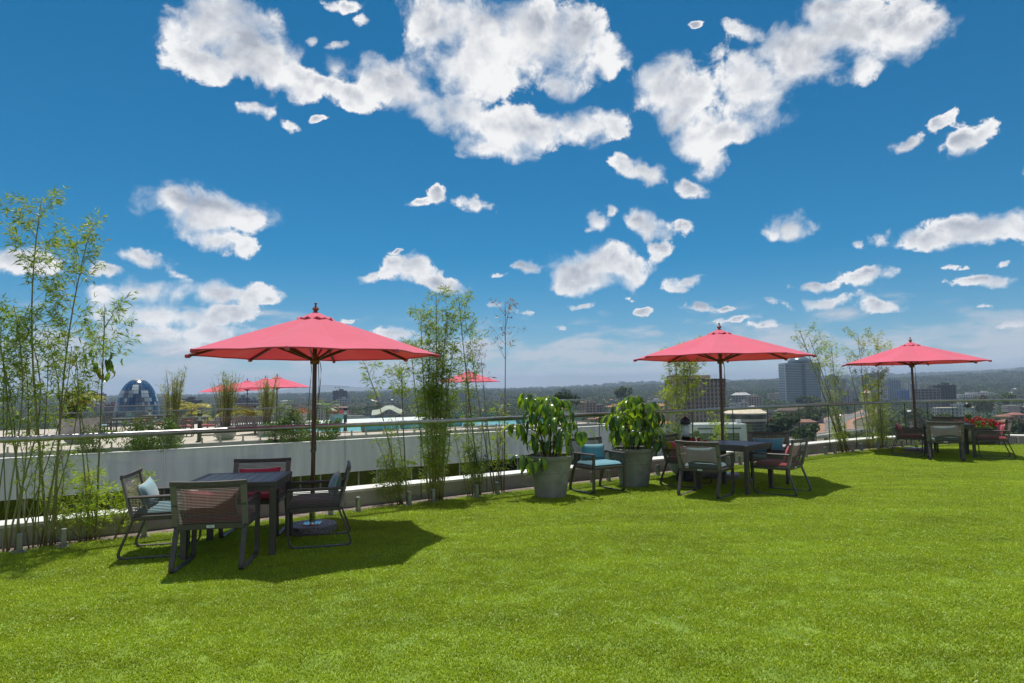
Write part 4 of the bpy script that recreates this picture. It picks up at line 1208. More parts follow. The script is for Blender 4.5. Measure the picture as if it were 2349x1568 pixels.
    # chairs and tables on the far terrace
    chs = [(232, 999, 200, 'blue', 'rope chair with pale aqua cushion at the left end of the far terrace'), (331, 1001, 25, 'grey', 'grey rope chair with its back to the lawn, in front of the glass egg'),
           (205, 995, 90, 'red', 'rope chair with red cushion half hidden behind the thin bamboo'), (262, 990, 160, 'blue', 'rope chair with aqua cushion beside the far dining table'),
           (372, 994, -60, 'red', 'rope chair with red cushion behind the dark shrub'), (401, 1003, 60, 'red', 'red cushioned rope chair right of the nearest canes'),
           (424, 1002, 20, 'red', 'red cushioned rope chair with its back to the bollard'), (478, 999, -70, 'red', 'red cushioned rope chair left of the middle canes, facing left'),
           (318, 985, 190, 'red', 'small far rope chair with red cushion before the glass egg'), (440, 986, 170, 'red', 'rope chair with red cushion under the yellow palm'),
           (528, 990, 110, 'red', 'rope chair with red cushion behind the slatted bench'), (560, 984, 140, 'red', 'rope chair with red cushion behind the bench on its right')]
    for (px, py, rot, col, lab) in chs:
        x, y = T(px, py); chair(x, y, rot, col, lab, 'rope chairs on the far terrace', ropes=False, z=FZ)
    for (px, py, rot, lab) in ((290, 996, 20, 'dining table in front of the glass egg on the far terrace'), (448, 993, 25, 'dining table between the red cushioned chairs on the far terrace'), (355, 985, 10, 'dining table behind the wide shrub on the far terrace')):
        x, y = T(px, py); dining_table(x, y, rot, lab, S=1.1, z=FZ)
    # slatted bench back
    M_SL = mat('weathered_slat', (.23, .21, .20), .7, col2=(.17, .155, .15), nscale=9)
    x, y = T(553, 1000); b = thing('slatted_bench', 'long curved bench with a grey vertical slatted back on the far terrace', 'bench', (x, y, FZ), R_(24))
    sl = MB().box((0, 0, .42), (.062, .03, .66), ch=.004).mesh('slat', M_SL)
    for k in range(22):
        u = (k - 10.5) * .078 * 1.25; put('slat', sl, b, (u, -.10 + .06 * (u / 1.0) ** 2, .10), (-.10, 0, .12 * u))
    put('seat', MB().box((0, .35, .43), (2.1, .6, .08), ch=.01).mesh('seat', M_SL), b)
    lg = MB().box((0, 0, .16), (.07, .06, .32)).mesh('leg', M_CHAR2)
    for (u, v) in ((-.75, .1), (-.55, .1), (.55, .1), (.75, .1), (-.6, .55), (.6, .55)): put('leg', lg, b, (u, v, 0))
    # teal bin
    x, y = T(610, 1001); put_b = thing('laundry_bin', 'turquoise bin beside the right hand cane planter', 'bin', (x, y, FZ), .3)
    put('body', MB().lathe([(.20, 0), (.24, .5), (.25, .52), (.23, .52), (.19, .05)], 20).mesh('body', mat('turquoise_plastic', (.03, .42, .40), .4), True, 40), put_b)
    # sun loungers by the pool: low dark loungers
    for (px, py, lab) in ((655, 985, 'dark sun lounger behind the glossy bushes'), (700, 983, 'dark sun lounger near the pool end')):
        x, y = T(px, py); l = thing('sun_lounger', lab, 'sun lounger', (x, y, FZ), R_(15), 'sun loungers beside the pool')
        put('frame', MB().box((0, 0, .26), (1.5, .6, .06), ch=.01).mesh('frame', M_CHAR), l)
        mb = MB(); mb.box((0, 0, 0), (.65, .58, .05), ch=.01, M=Matrix.Translation((-.95, 0, .42)) @ Matrix.Rotation(.5, 4, 'Y')); put('backrest', mb.mesh('backrest', M_CHAR), l)
        lg2 = MB().box((0, 0, .115), (.05, .05, .23)).mesh('leg', M_CHAR)
        for a in (-1, 1):
            for c in (-1, 1): put('leg', lg2, l, (a * .65, c * .25, 0))

# ================================================================== terrain, woods and city below the roof
GZ = -42.0
PC = [(0,922),(700,914),(960,906),(1100,902),(1254,903),(1280,900),(1348,897),(1472,893),(1538,890),(1669,885),(1763,880),(1882,878),(2000,874),(2061,872),(2198,865),(2284,861),(2349,862)]
PB = [(0,915),(700,910),(1000,898),(1254,892),(1332,887.5),(1457,881.5),(1520,878.5),(1666,875),(1747,871.5),(1791,868),(1882,865),(2061,859.6),(2112,855.7),(2175,852.5),(2237,848.6),(2300,845.5),(2349,841.5)]
PA = [(0,913),(400,907),(520,905),(600,901),(660,893),(722,887),(745,884),(772,885),(800,886.7),(835,888),(881,890.5),(914,893),(960,895.5),(1100,893.5),(1254,893),(1500,885),(1700,878),(2349,850)]
def prof(P, px): return np.interp(px, [a[0] for a in P], [a[1] for a in P])
def terrain(x, y):
    x = np.asarray(x, float); y = np.asarray(y, float); r = np.hypot(x, y)
    az = np.clip(np.arctan2(x, y), -R_(60), R_(60)); Y = r * np.cos(az); px = np.clip(PW / 2 + FPX * np.tan(az), 0, 2349)
    h = HC - (px - PW / 2) * math.tan(ROLL)
    zC = EYE + (h - prof(PC, px)) / FPX * 3500 - 10; zB = EYE + (h - prof(PB, px)) / FPX * 8000 - 3; zA = EYE + (h - prof(PA, px)) / FPX * 14000
    K = [0, 1350, 2300, 3500, 4800, 6200, 8000, 10500, 14000, 17000]
    Z = np.stack([np.full_like(zC, GZ), np.full_like(zC, GZ), GZ * .70 + zC * .30, zC, zC * .75 + GZ * .25, zC * .3 + zB * .55 + GZ * .15, zB, zB * .7 + GZ * .3, zA, zA - 60])
    out = np.zeros_like(Y); Yc = np.clip(Y, 0, 16999)
    for i in range(len(K) - 1):
        m = (Yc >= K[i]) & (Yc < K[i + 1]); f = (Yc - K[i]) / (K[i + 1] - K[i]); f = f * f * (3 - 2 * f)
        out = np.where(m, Z[i] * (1 - f) + Z[i + 1] * f, out)
    n = (np.sin(x * .0031 + 1.3) * np.cos(y * .0027 - .4) * 7 + np.sin(x * .0071 + y * .0043) * 4) * np.clip((Y - 1300) / 2500, 0, 1)
    return out + n
def hit(px, py, lift=0.0):
    r = ray(px, py); lo, hi = 60 / r.y, 15000 / r.y; t = lo
    while t < hi:
        if EYE + r.z * t < float(terrain(r.x * t, r.y * t)) + lift: break
        t *= 1.004
    return Vector((r.x * t, r.y * t, float(terrain(r.x * t, r.y * t)) + lift))
def build_terrain():
    rs = np.concatenate([[0.5, 30, 60, 90], np.geomspace(110, 17500, 120)]); na = 480
    A = np.concatenate([np.linspace(-R_(50), R_(50), 380), np.linspace(R_(50), 2 * math.pi - R_(50), 102)[1:-1]]); na = len(A)
    RR, AA = np.meshgrid(rs, A, indexing='ij'); X = RR * np.sin(AA); Y = RR * np.cos(AA)
    AZ = np.where(AA > math.pi, AA - 2 * math.pi, AA)
    Z = terrain(X, np.where(np.abs(AZ) > R_(90), RR * .5, Y))
    V = np.stack([X, Y, Z], -1).reshape(-1, 3)
    I = np.arange(len(rs) * na).reshape(len(rs), na); J = np.roll(I, -1, 1)
    F = np.stack([I[:-1], J[:-1], J[1:], I[1:]], -1).reshape(-1, 4)[:, ::-1]
    me = bpy.data.meshes.new('city_ground'); me.from_pydata(V.tolist(), [], F.tolist())
    for p in me.polygons: p.use_smooth = True
    m = bpy.data.materials.new('city_ground'); m.use_nodes = True; t = NT(m.node_tree); b = t.n['Principled BSDF']
    pos = t.node('ShaderNodeNewGeometry').outputs['Position']
    c = t.mixc(t.ramp(t.noise(pos, .006, 8, .65), .42, .6), (.045, .060, .022), (.10, .095, .05))
    c = t.mixc(t.ramp(t.noise(pos, .018, 7, .7), .55, .62), c, (.22, .15, .10))
    c = t.mixc(t.ramp(t.noise(pos, .05, 5, .7), .60, .66), c, (.34, .31, .28))
    t.l.new(c, b.inputs['Base Color']); b.inputs['Roughness'].default_value = 1.0; b.inputs['Specular IOR Level'].default_value = .1
    me.materials.append(m); put('city_ground', me, kind='structure')

M_CROWN = None
def crown_mesh(k, n=380):
    key = ('crown', k)
    if key in MESH: return MESH[key]
    global M_CROWN
    if M_CROWN is None:
        M_CROWN = bpy.data.materials.new('tree_foliage'); M_CROWN.use_nodes = True; t = NT(M_CROWN.node_tree); b = t.n['Principled BSDF']; o = t.n['Material Output']
        oi = t.node('ShaderNodeObjectInfo').outputs['Random']; f = t.node('ShaderNodeAttribute', attribute_name='tint').outputs['Fac']
        lc = t.node('ShaderNodeObjectInfo').outputs['Location']; gn = t.noise(lc, .0065, 3, .6)
        cr = t.node('ShaderNodeValToRGB'); t.l.new(t.math('ADD', t.math('MULTIPLY', oi, .55), t.ramp(gn, .36, .64, -.10, .52)), cr.inputs[0]); e = cr.color_ramp.elements
        e[0].color = (.020, .042, .014, 1); e[1].color = (.13, .12, .06, 1)
        for p, c in ((.25, (.032, .060, .018, 1)), (.5, (.055, .088, .024, 1)), (.75, (.080, .105, .030, 1)), (.9, (.085, .075, .045, 1))):
            q = e.new(p); q.color = c
        hs = t.node('ShaderNodeHueSaturation'); t.l.new(cr.outputs[0], hs.inputs['Color']); t.l.new(t.ramp(f, 0, 1, .55, 1.7, smooth=False), hs.inputs['Value'])
        t.l.new(hs.outputs[0], b.inputs['Base Color']); b.inputs['Roughness'].default_value = .8; b.inputs['Specular IOR Level'].default_value = .2
        tr = t.node('ShaderNodeBsdfTranslucent'); t.l.new(hs.outputs[0], tr.inputs[0])
        mx = t.node('ShaderNodeMixShader'); mx.inputs[0].default_value = .2
        t.l.new(b.outputs[0], mx.inputs[1]); t.l.new(tr.outputs[0], mx.inputs[2]); t.l.new(mx.outputs[0], o.inputs[0])
    r = random.Random(300 + k); vs, fs, tn = [], [], []
    lobes = [(Vector((r.gauss(0, .42), r.gauss(0, .42), r.uniform(.55, 1.25))), r.uniform(.28, .52)) for _ in range(9)] + [(Vector((0, 0, .85)), .6)]
    for i in range(n):
        c, R = r.choice(lobes); d = Vector((r.gauss(0, 1), r.gauss(0, 1), r.gauss(.25, 1))).normalized(); p = c + d * R * (.72 + .28 * r.random())
        nn = (d + Vector((r.gauss(0, .5), r.gauss(0, .5), r.gauss(0, .5)))).normalized(); a = nn.orthogonal().normalized(); b2 = nn.cross(a); s = r.uniform(.06, .15)
        k0 = len(vs); ang = r.random() * 6.28; a, b2 = a * math.cos(ang) + b2 * math.sin(ang), b2 * math.cos(ang) - a * math.sin(ang)
        vs += [tuple(p + a * s), tuple(p + b2 * s * .8), tuple(p - a * s), tuple(p - b2 * s * .8)]; fs.append((k0, k0 + 1, k0 + 2, k0 + 3)); tn += [r.random()] * 4
    me = bpy.data.meshes.new('crown'); me.from_pydata(vs, [], fs)
    a_ = me.attributes.new('tint', 'FLOAT', 'POINT'); a_.data.foreach_set('value', tn); me.materials.append(M_CROWN); MESH[key] = me
    return me
KEEP = []      # (x, y, r) clear discs
def clear(x, y): 
    m = np.ones(len(x), bool)
    for (a, b, r) in KEEP: m &= ((x - a) ** 2 + (y - b) ** 2) > r * r
    return m
def build_woods():
    coll = bpy.data.collections.new('crowns')
    for k in range(6): coll.objects.link(bpy.data.objects.new('crown', crown_mesh(k, 240)))
    N = 120000
    Y = np.sqrt(rng.random(N)) * (6000 - 150) + 150
    X = (rng.random(N) * 2 - 1) * Y * .88
    rad = 6.5 + Y * .0028
    px = PW / 2 + FPX * X / Y
    # wooded share by region: fewer trees in the built-up left and along the road
    nz = np.sin(X * .006 + 2) * np.sin(Y * .004 + X * .002) + np.sin(X * .017 - Y * .011) * .6
    share = np.where(px < 1000, .40, np.where(px < 1800, .80, np.where(px < 2060, .50, .97)))
    share = np.where((Y > 2300), np.maximum(share, np.where(px < 800, .55, .95)), share)
    dens = 1 / (math.pi * rad ** 2 * .62); area = (6000 ** 2) * .88; base = N / area
    p = np.clip(dens / base, 0, 1) * np.clip(share + nz * .25, 0.04, 1)
    k = (rng.random(N) < p) & clear(X, Y)
    # keep off the visible building sight lines near the terrace
    k &= ~((Y < 260))
    X, Y, rad = X[k], Y[k], rad[k]
    # extra near density
    M = 26000; Y2 = np.sqrt(rng.random(M)) * 1000 + 200; X2 = (rng.random(M) * 2 - 1) * Y2 * .88; px2 = PW / 2 + FPX * X2 / Y2
    s2 = np.where(px2 < 1000, .40, np.where(px2 < 1800, .62, np.where(px2 < 2060, .45, .9))) + (np.sin(X2 * .02) * np.sin(Y2 * .017)) * .2
    k = (rng.random(M) < s2 * .26) & clear(X2, Y2) & (Y2 > 260)
    X = np.concatenate([X, X2[k]]); Y = np.concatenate([Y, Y2[k]]); rad = np.concatenate([rad, 4.5 + rng.random(k.sum()) * 3.5])
    Z = terrain(X, Y) - rad * .35
    me = bpy.data.meshes.new('wood'); me.from_pydata(list(zip(X.tolist(), Y.tolist(), Z.tolist())), [], [])
    o = put('wood', me, kind='stuff', label='dense dark green trees filling the valley below the terrace')
    scatter(o, coll, '', rng.random(len(X)) * 6.28, rad * (.55 + .95 * rng.random(len(X)) ** 1.6), None)
    return len(X)
def tree(px, py, Y, r, k, label, name='tree', squash=1.0):
    """single tree whose crown centre sits at px,py"""
    c = at(px, py, Y); gz = float(terrain(c.x, c.y)); t = thing(name, label, 'tree', (c.x, c.y, gz), k * 1.3, 'single trees below the terrace')
    H = c.z - gz
    put('trunk', MB().tube([(0, 0, 0), (.2, .1, H * .5), (0, 0, H)], [r * .09, r * .06, r * .03], 7).mesh('trunk', mat('bark', (.08, .06, .045), .9, col2=(.05, .035, .025), nscale=3)), t)
    for j in range(4):
        a = j * 1.57 + k; put('limb', MB().tube([(0, 0, H * .55), (r * .4 * math.cos(a), r * .4 * math.sin(a), H * .85)], [r * .035, r * .012], 5).mesh('limb', MATS['bark']), t)
    put('crown', crown_mesh(10 + k % 4, 1500), t, (0, 0, H - r * .85 * squash), k * .7, (r, r, r * squash))
    KEEP.append((c.x, c.y, r * 1.0))
    return t

# --- buildings
def wallmat(c): 
    nm = 'facade_%d_%d_%d' % tuple(int(v * 1000) for v in c)
    return mat(nm, c, .85, col2=tuple(v * .82 for v in c), nscale=.12, ndet=8)
M_WIN = mat('far_window', (.035, .045, .055), .25, spec=.6)
M_WINB = mat('blue_green_glass', (.05, .13, .18), .18, spec=.8, col2=(.03, .09, .135), nscale=.09, ndet=6)
def roofmat(c): return mat('roof_%d_%d_%d' % tuple(int(v * 1000) for v in c), c, .9, col2=tuple(v * .75 for v in c), nscale=.4, ndet=6)
def block(px0, px1, ytop, Y, label, wall=(.42, .38, .34), fl=3.4, bay=4.0, roof=None, rot=0.0, dp=.7, cat='building', name='apartment_block', win=None, group=None, pier=.4, band=.35, indiv=False, box=True, pitched=None, ybase=None, keep=1.0):
    a = at(px0, ytop, Y); b = at(px1, ytop, Y); w = (b - a).length; c = (a + b) / 2; gz = float(terrain(c.x, c.y)) - .5
    if ybase is not None: gz = at((px0 + px1) / 2, ybase, Y).z
    top = c.z; h = top - gz; d = w * dp
    t = thing(name, label, cat, (c.x, c.y + d / 2, gz), R_(rot), group)
    KEEP.append((c.x, c.y + d / 2, max(w, d) * .62 * keep))
    n = max(1, int(round(h / fl))); f = h / n; nb = max(1, int(round(w / bay))); nd = max(1, int(round(d / bay)))
    wm = wallmat(wall); g = .45
    mb = MB(); mb.box((0, 0, h / 2 - .1), (w - 2 * g, d - 2 * g, h - .2)); put('windows', mb.mesh('windows', win or M_WIN), t, kind='stuff')
    mb = MB()
    for k in range(n + 1):
        z = min(k * f, h - f * band / 2); hh = f * band
        for s in (-1, 1):
            mb.box((0, s * (d / 2 - g / 2), z), (w, g - .01, hh)); mb.box((s * (w / 2 - g / 2), 0, z), (g - .01, d - 2 * g, hh))
    pw = bay * pier
    for k in range(nb + 1):
        x = -w / 2 + pw / 2 + (w - pw) * k / nb
        for s in (-1, 1): mb.box((x, s * (d / 2 - g / 2), h / 2), (pw, g - .04, h - .02))
    for k in range(1, nd):
        y = -d / 2 + pw / 2 + (d - pw) * k / nd
        for s in (-1, 1): mb.box((s * (w / 2 - g / 2), y, h / 2), (g - .04, pw, h - .02))
    put('wall', mb.mesh('wall', wm), t)
    if pitched:
        hh = w * .16; e = .8; vs = [(-w/2-e,-d/2-e,0),(w/2+e,-d/2-e,0),(w/2+e,d/2+e,0),(-w/2-e,d/2+e,0),(-w/2+d*.3,0,hh),(w/2-d*.3,0,hh)]
        put('roof', MB().add(vs, [(0,1,5,4),(1,2,5),(2,3,4,5),(3,0,4),(3,2,1,0)]).mesh('roof', roofmat(pitched)), t, (0, 0, h + .02))
    else:
        put('roof', MB().box((0, 0, h + .12), (w - .3, d - .3, .24)).mesh('roof', roofmat(roof or (.30, .29, .28))), t)
        if box and w > 8:
            put('roof_box', MB().box((w * .12, 0, h + 1.6), (w * .28, d * .4, 2.8)).mesh('roof_box', wm), t)
            put('water_tank', MB().lathe([(1.0, 0), (1.05, 1.4), (0, 1.9)], 10, (-w * .25, 0, h + .24)).mesh('water_tank', mat('black_tank', (.02, .02, .02), .5)), t)
    return t

def build_city():
    # glass egg
    c = at(313.7, 975, 350); t = thing('egg_shaped_building', 'egg shaped building of dark blue and pale glass panels', 'building', (c.x, c.y, c.z))
    Rg, Hg = 11.0, 24.2
    def sf(th): # th: 0 at top
        return (abs(math.sin(th)) ** (2 / 2.25)) * Rg, (abs(math.cos(th)) ** (2 / 2.1)) * Hg * (1 if math.cos(th) > 0 else -1)
    put('shell', MB().lathe([((sf(a)[0]) * .985, sf(a)[1] * .985) for a in np.linspace(2.6, 0.0, 26)], 48).mesh('shell', mat('mullion_shell', (.012, .05, .11), .4), True), t)
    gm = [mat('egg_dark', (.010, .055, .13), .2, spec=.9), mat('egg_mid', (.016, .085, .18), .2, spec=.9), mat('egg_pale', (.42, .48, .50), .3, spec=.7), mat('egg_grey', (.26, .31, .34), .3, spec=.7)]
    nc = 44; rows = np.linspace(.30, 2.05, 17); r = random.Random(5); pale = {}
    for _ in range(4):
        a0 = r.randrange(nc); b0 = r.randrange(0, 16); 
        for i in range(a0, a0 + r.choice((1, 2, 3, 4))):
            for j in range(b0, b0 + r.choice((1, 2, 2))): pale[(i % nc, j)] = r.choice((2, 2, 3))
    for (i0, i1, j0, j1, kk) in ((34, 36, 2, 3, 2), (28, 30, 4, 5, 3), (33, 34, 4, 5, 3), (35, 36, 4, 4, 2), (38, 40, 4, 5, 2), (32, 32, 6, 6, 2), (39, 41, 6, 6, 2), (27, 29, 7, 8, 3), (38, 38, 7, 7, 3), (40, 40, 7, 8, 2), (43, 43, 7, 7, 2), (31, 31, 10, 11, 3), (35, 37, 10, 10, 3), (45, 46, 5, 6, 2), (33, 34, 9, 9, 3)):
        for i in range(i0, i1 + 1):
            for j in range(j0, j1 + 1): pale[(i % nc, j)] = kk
    rest = {0: MB(), 1: MB(), 2: MB(), 3: MB()}; cnt = 0
    for j in range(16):
        for i in range(nc):
            a0, a1 = (i + .04) / nc * 6.283, (i + .96) / nc * 6.283; t0 = rows[j] + .006; t1 = rows[j + 1] - .006
            q = []
            for (tt, aa) in ((t0, a0), (t1, a0), (t1, a1), (t0, a1)):
                rr, zz = sf(tt); q.append((rr * math.cos(aa), rr * math.sin(aa), zz))
            o = [tuple(v * 1.006 for v in p) for p in q]
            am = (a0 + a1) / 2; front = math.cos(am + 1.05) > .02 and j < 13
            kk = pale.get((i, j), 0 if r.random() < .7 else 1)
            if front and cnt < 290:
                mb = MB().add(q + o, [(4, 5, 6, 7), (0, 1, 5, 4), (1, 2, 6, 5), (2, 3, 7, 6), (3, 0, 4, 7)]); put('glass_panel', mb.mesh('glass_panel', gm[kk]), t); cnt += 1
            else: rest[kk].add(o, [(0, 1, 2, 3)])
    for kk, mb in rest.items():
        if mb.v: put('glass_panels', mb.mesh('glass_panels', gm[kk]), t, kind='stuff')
    put('crown_cap', MB().lathe([(sf(a)[0] * 1.008, sf(a)[1] * 1.008) for a in np.linspace(.30, 0, 8)], 40).mesh('crown_cap', mat('brushed_cap', (.16, .17, .19), .60, .4), True), t)
    put('mast', MB().tube([(1.5, 0, Hg * .99), (1.5, 0, Hg + 1.6)], .05, 5).mesh('mast', M_CHAR), t)
    KEEP.append((c.x, c.y, 20))

    # domed glass tower
    a = at(1802, 836, 1300); b = at(1882, 834, 1300); w = (b - a).length; cc = (a + b) / 2; gz = float(terrain(cc.x, cc.y)) - 1; H = cc.z - gz; d = w * .55
    t = thing('glass_tower', 'tall blue green glass office tower with white floor lines and a dark dome on top', 'tower', (cc.x, cc.y + d / 2, gz), R_(-4))
    KEEP.append((cc.x, cc.y + d / 2, w * .8))
    mb = MB(); mb.box((0, 0, H / 2), (w - 2, d - 2, H)); put('core', mb.mesh('core', mat('tower_core', (.03, .05, .06), .5)), t)
    nf = 27; fh = H / nf
    gme = MB().box((0, 0, 0), (w - .6, d - .6, fh * .70)).mesh('window_band', M_WINB); sme = MB().box((0, 0, 0), (w, d, fh * .16)).mesh('floor_slab', mat('white_slab', (.50, .54, .56), .5))
    for k in range(nf):
        put('window_band', gme, t, (0, 0, (k + .5) * fh)); put('floor_slab', sme, t, (0, 0, (k + 1) * fh - fh * .08))
    mb = MB(); 
    for k in range(26): mb.box((-w / 2 + .5 + (w - 1) * k / 25, -d / 2 - .02, H / 2), (.22, .3, H))
    put('mullions', mb.mesh('mullions', mat('tower_mullion', (.10, .14, .16), .5)), t, kind='stuff')
    mb = MB(); mb.box((w * .02, -d / 2 - .3, H * .5), (w * .10, .5, H * .96)); put('centre_strip', mb.mesh('centre_strip', mat('dark_strip', (.02, .045, .06), .2)), t)
    for s in (-1, 1): put('corner_pier', MB().box((s * (w / 2 - .6), -d / 2 - .2, H / 2), (1.4, 1.2, H)).mesh('corner_pier', mat('pale_pier', (.46, .48, .48), .6)), t)
    put('roof_parapet', MB().box((0, 0, H + 1.0), (w * .98, d * .98, 2.2)).mesh('roof_parapet', mat('grey_roof', (.22, .25, .27), .5)), t)
    put('dome', MB().lathe([(w * .33 * math.cos(a), w * .20 * math.sin(a)) for a in np.linspace(0, math.pi / 2, 10)], 28, (w * .02, 0, H + 2)).mesh('dome', mat('dome_glass', (.05, .09, .11), .25), True), t)

    # brown ribbed office block with single windows
    a = at(1539, 878, 520); b = at(1664, 878, 520); w = (b - a).length; gz = GZ - .5; top = at(1600, 870, 520).z; H = top - gz; d = 20; cc = (a + b) / 2
    t = thing('office_block', 'brown ribbed office block rising behind the pale green bamboo', 'building', (cc.x, cc.y + d / 2, gz), R_(7)); KEEP.append((cc.x, cc.y + d / 2, 30))
    wm = wallmat((.30, .225, .165)); wm2 = wallmat((.36, .28, .21))
    mb = MB(); mb.box((0, 0, H / 2), (w, d, H)); put('wall', mb.mesh('wall', wm), t)
    put('left_wing', MB().box((-w / 2 - 0.4 + 3, -d / 2 + 1.4, H / 2 - 2.2), (6.2, 5.2, H - 3.6)).mesh('left_wing', wm2), t)
    put('upper_floor', MB().box((-w * .10, 2, H + 1.5), (w * .74, d * .6, 3.2)).mesh('upper_floor', wm2), t)
    put('dark_cornice', MB().box((w * .12, -d / 2 - .45, H - .5), (w * .74, 1.0, 1.3)).mesh('dark_cornice', wallmat((.055, .045, .04))), t)
    nfl = 15; fl = H / nfl; nb = 11
    for k in range(nb + 1):
        x = -w / 2 + 7 + (w - 7.5) * k / nb; put('pier', MB().box((x, -d / 2 - .45, H / 2 - .8), (1.0, .9, H - 1.8)).mesh('pier', wm2), t)
    wme = MB().box((0, 0, 0), ((w - 7.5) / nb - 1.5, .25, fl * .58)).mesh('window', M_WIN)
    for k in range(nb):
        x = -w / 2 + 7 + (w - 7.5) * (k + .5) / nb
        for j in range(1, nfl): 
            if j > 3: put('window', wme, t, (x, -d / 2 - .1, (j + .5) * fl - .6))
    wme2 = MB().box((0, 0, 0), (1.7, .2, fl * .5)).mesh('window', M_WIN)
    for j in range(3, nfl - 1):
        for q in (-1, 1): put('window', wme2, t, (-w / 2 + 2.6 + q * 1.35, -d / 2 - 1.25, (j + .5) * fl))
    mb = MB()
    for k in range(5): mb.tube([(w * .25 + k * 2, 0, H), (w * .25 + k * 2, 0, H + 4)], .08, 4)
    put('antennas', mb.mesh('antennas', M_CHAR), t)

    # white building with lettering
    Y = 300; a = at(1592, 976, Y); b = at(1711, 973, Y); w = (b - a).length; top = at(1655, 974, Y).z; cc = (a + b) / 2; gz = GZ - .5
    t = thing('white_office', 'white framed office with dark letters on its fascia and wide green glass windows', 'building', (cc.x, cc.y, 0), R_(-3)); KEEP.append((cc.x, cc.y + 8, 17))
    def fy(py): return at(1655, py, Y).z
    def fx(px): return (px - 1651.5) / FPX * Y
    wm = wallmat((.66, .68, .68))
    mb = MB(); mb.box((0, 8, (fy(994) + top) / 2), (w, 16, top - fy(994))); mb.box((fx(1703), 8, (fy(994) + gz) / 2), (fx(1711) - fx(1695), 16, fy(994) - gz)); mb.box((fx(1597), 8, (fy(994) + gz) / 2), (2.0, 16, fy(994) - gz))
    put('white_frame', mb.mesh('white_frame', wm), t)
    put('strip_window', MB().box((fx(1650), -.08, fy(983.5)), (fx(1699) - fx(1601), .2, .62)).mesh('strip_window', M_WIN), t)
    mg = mat('green_glazing', (.035, .075, .055), .15, spec=.8)
    for j, (y0, y1) in enumerate(((994.5, 999.3), (1000.2, 1005.3), (1006.2, 1014), (1015, 1025))):
        z1, z0 = fy(y0), fy(y1); put('window_band', MB().box((fx(1647), .6, (z0 + z1) / 2), (fx(1694) - fx(1599), .2, z1 - z0)).mesh('window_band', mg), t)
    put('body', MB().box((fx(1647), 8.2, (fy(994.2) + gz) / 2), (fx(1694) - fx(1599), 14.6, fy(994.2) - gz)).mesh('body', wallmat((.40, .42, .41))), t)
    put('beige_bay', MB().box((fx(1650), .3, (fy(1000) + gz) / 2), (fx(1659) - fx(1641), .5, fy(1000) - gz)).mesh('beige_bay', wallmat((.55, .50, .38))), t)
    cu = bpy.data.curves.new('lettering', 'FONT'); cu.body = 'SKYPA'; cu.size = 1.35; cu.extrude = .06; cu.space_character = 2.0; cu.align_x = 'LEFT'
    cu.materials.append(mat('dark_letters', (.02, .025, .03), .5))
    tmp = bpy.data.objects.new('lettering', cu); lm = bpy.data.meshes.new_from_object(tmp); bpy.data.objects.remove(tmp)
    put('lettering', lm, t, (fx(1630), -.09, fy(991.8)), (math.pi / 2, 0, 0))
    # roof clutter
    put('roof_box', MB().box((fx(1700), 5, top + .9), (2.0, 2.0, 1.8)).mesh('roof_box', wm), t)
    put('roof_deck', MB().box((0, 9, top + .06), (w - .6, 13, .1)).mesh('roof_deck', roofmat((.42, .42, .40))), t)

    # curved office with a sweeping beige roof
    Y = 335; c = at(1722, 952, Y); t = thing('curved_office', 'round fronted glass office with a sweeping beige roof', 'building', (c.x, c.y + 6, 0), 0); KEEP.append((c.x, c.y + 6, 15))
    def gyz(py): return at(1722, py, Y).z
    R1 = 10.4
    def drum(R, z0, z1, nm, m): put(nm, MB().lathe([(R, z0), (R, z1)], 30, a0=math.pi, a1=2 * math.pi).mesh(nm, m), t)
    cg = mat('dark_curved_glass', (.018, .028, .030), .12, spec=.8); cream = wallmat((.52, .46, .38))
    def solid(R, z0, z1, nm, m):
        pts = [(R * math.cos(a), R * .75 * math.sin(a)) for a in np.linspace(math.pi, 2 * math.pi, 22)] + [(R, 7), (-R, 7)]
        put(nm, MB().prism(pts, z0, z1).mesh(nm, m), t)
    solid(R1 * .93, gyz(962.2), gyz(952.2), 'upper_glazing', cg)
    solid(R1, gyz(968), gyz(962.3), 'balcony_band', cream)
    z = 968.1
    while z < 1040:
        solid(R1 * .9, gyz(z + 6), gyz(z), 'window_band', cg); solid(R1 * .915, gyz(z + 6.9), gyz(z + 6.02), 'floor_line', wallmat((.20, .20, .19))); z += 6.95
    solid(R1 * 1.02, gyz(952.1), gyz(949.0), 'eaves', cream)
    zs = gyz(948.9); peak = gyz(934) - zs
    arc = [(R1 * 1.02 * math.cos(a), R1 * .765 * math.sin(a), zs) for a in np.linspace(math.pi, 2 * math.pi, 18)]
    back = [(R1 * (-1 + 1.55 * k / 8) * 1.02, 5.5, zs + .4 + peak * (k / 8) ** .8 * 1.0) for k in range(9)]
    vs = arc + back; fs = []
    for k in range(17): fs.append((k, k + 1, 18 + min(8, round((k + 1) * 8 / 17)), 18 + min(8, round(k * 8 / 17))))
    fs = [tuple(dict.fromkeys(f)) for f in fs]; fs = [f for f in fs if len(f) >= 3]
    fs.append((17, 17 + 9, 17 + 8)) if False else None
    put('roof', MB().add(vs, fs).mesh('roof', roofmat((.60, .50, .38))), t)

    B = block
    # right hand towers
    B(2108, 2158, 892, 790, 'dark apartment tower with pale balcony lines, left half behind the right parasol pole', (.22, .20, .19), 3.3, 5, dp=.5, pier=.25, band=.30, rot=6)
    B(2150, 2193, 884, 800, 'dark grey apartment tower with a white window strip, right of the right parasol pole', (.085, .08, .085), 3.3, 4, dp=.6, pier=.35, band=.35, rot=6)
    B(2118, 2141, 881.5, 812, 'black roof storey between the two dark apartment towers', (.05, .05, .055), 3.3, 4, dp=.8, name='roof_storey', keep=.3) if False else None
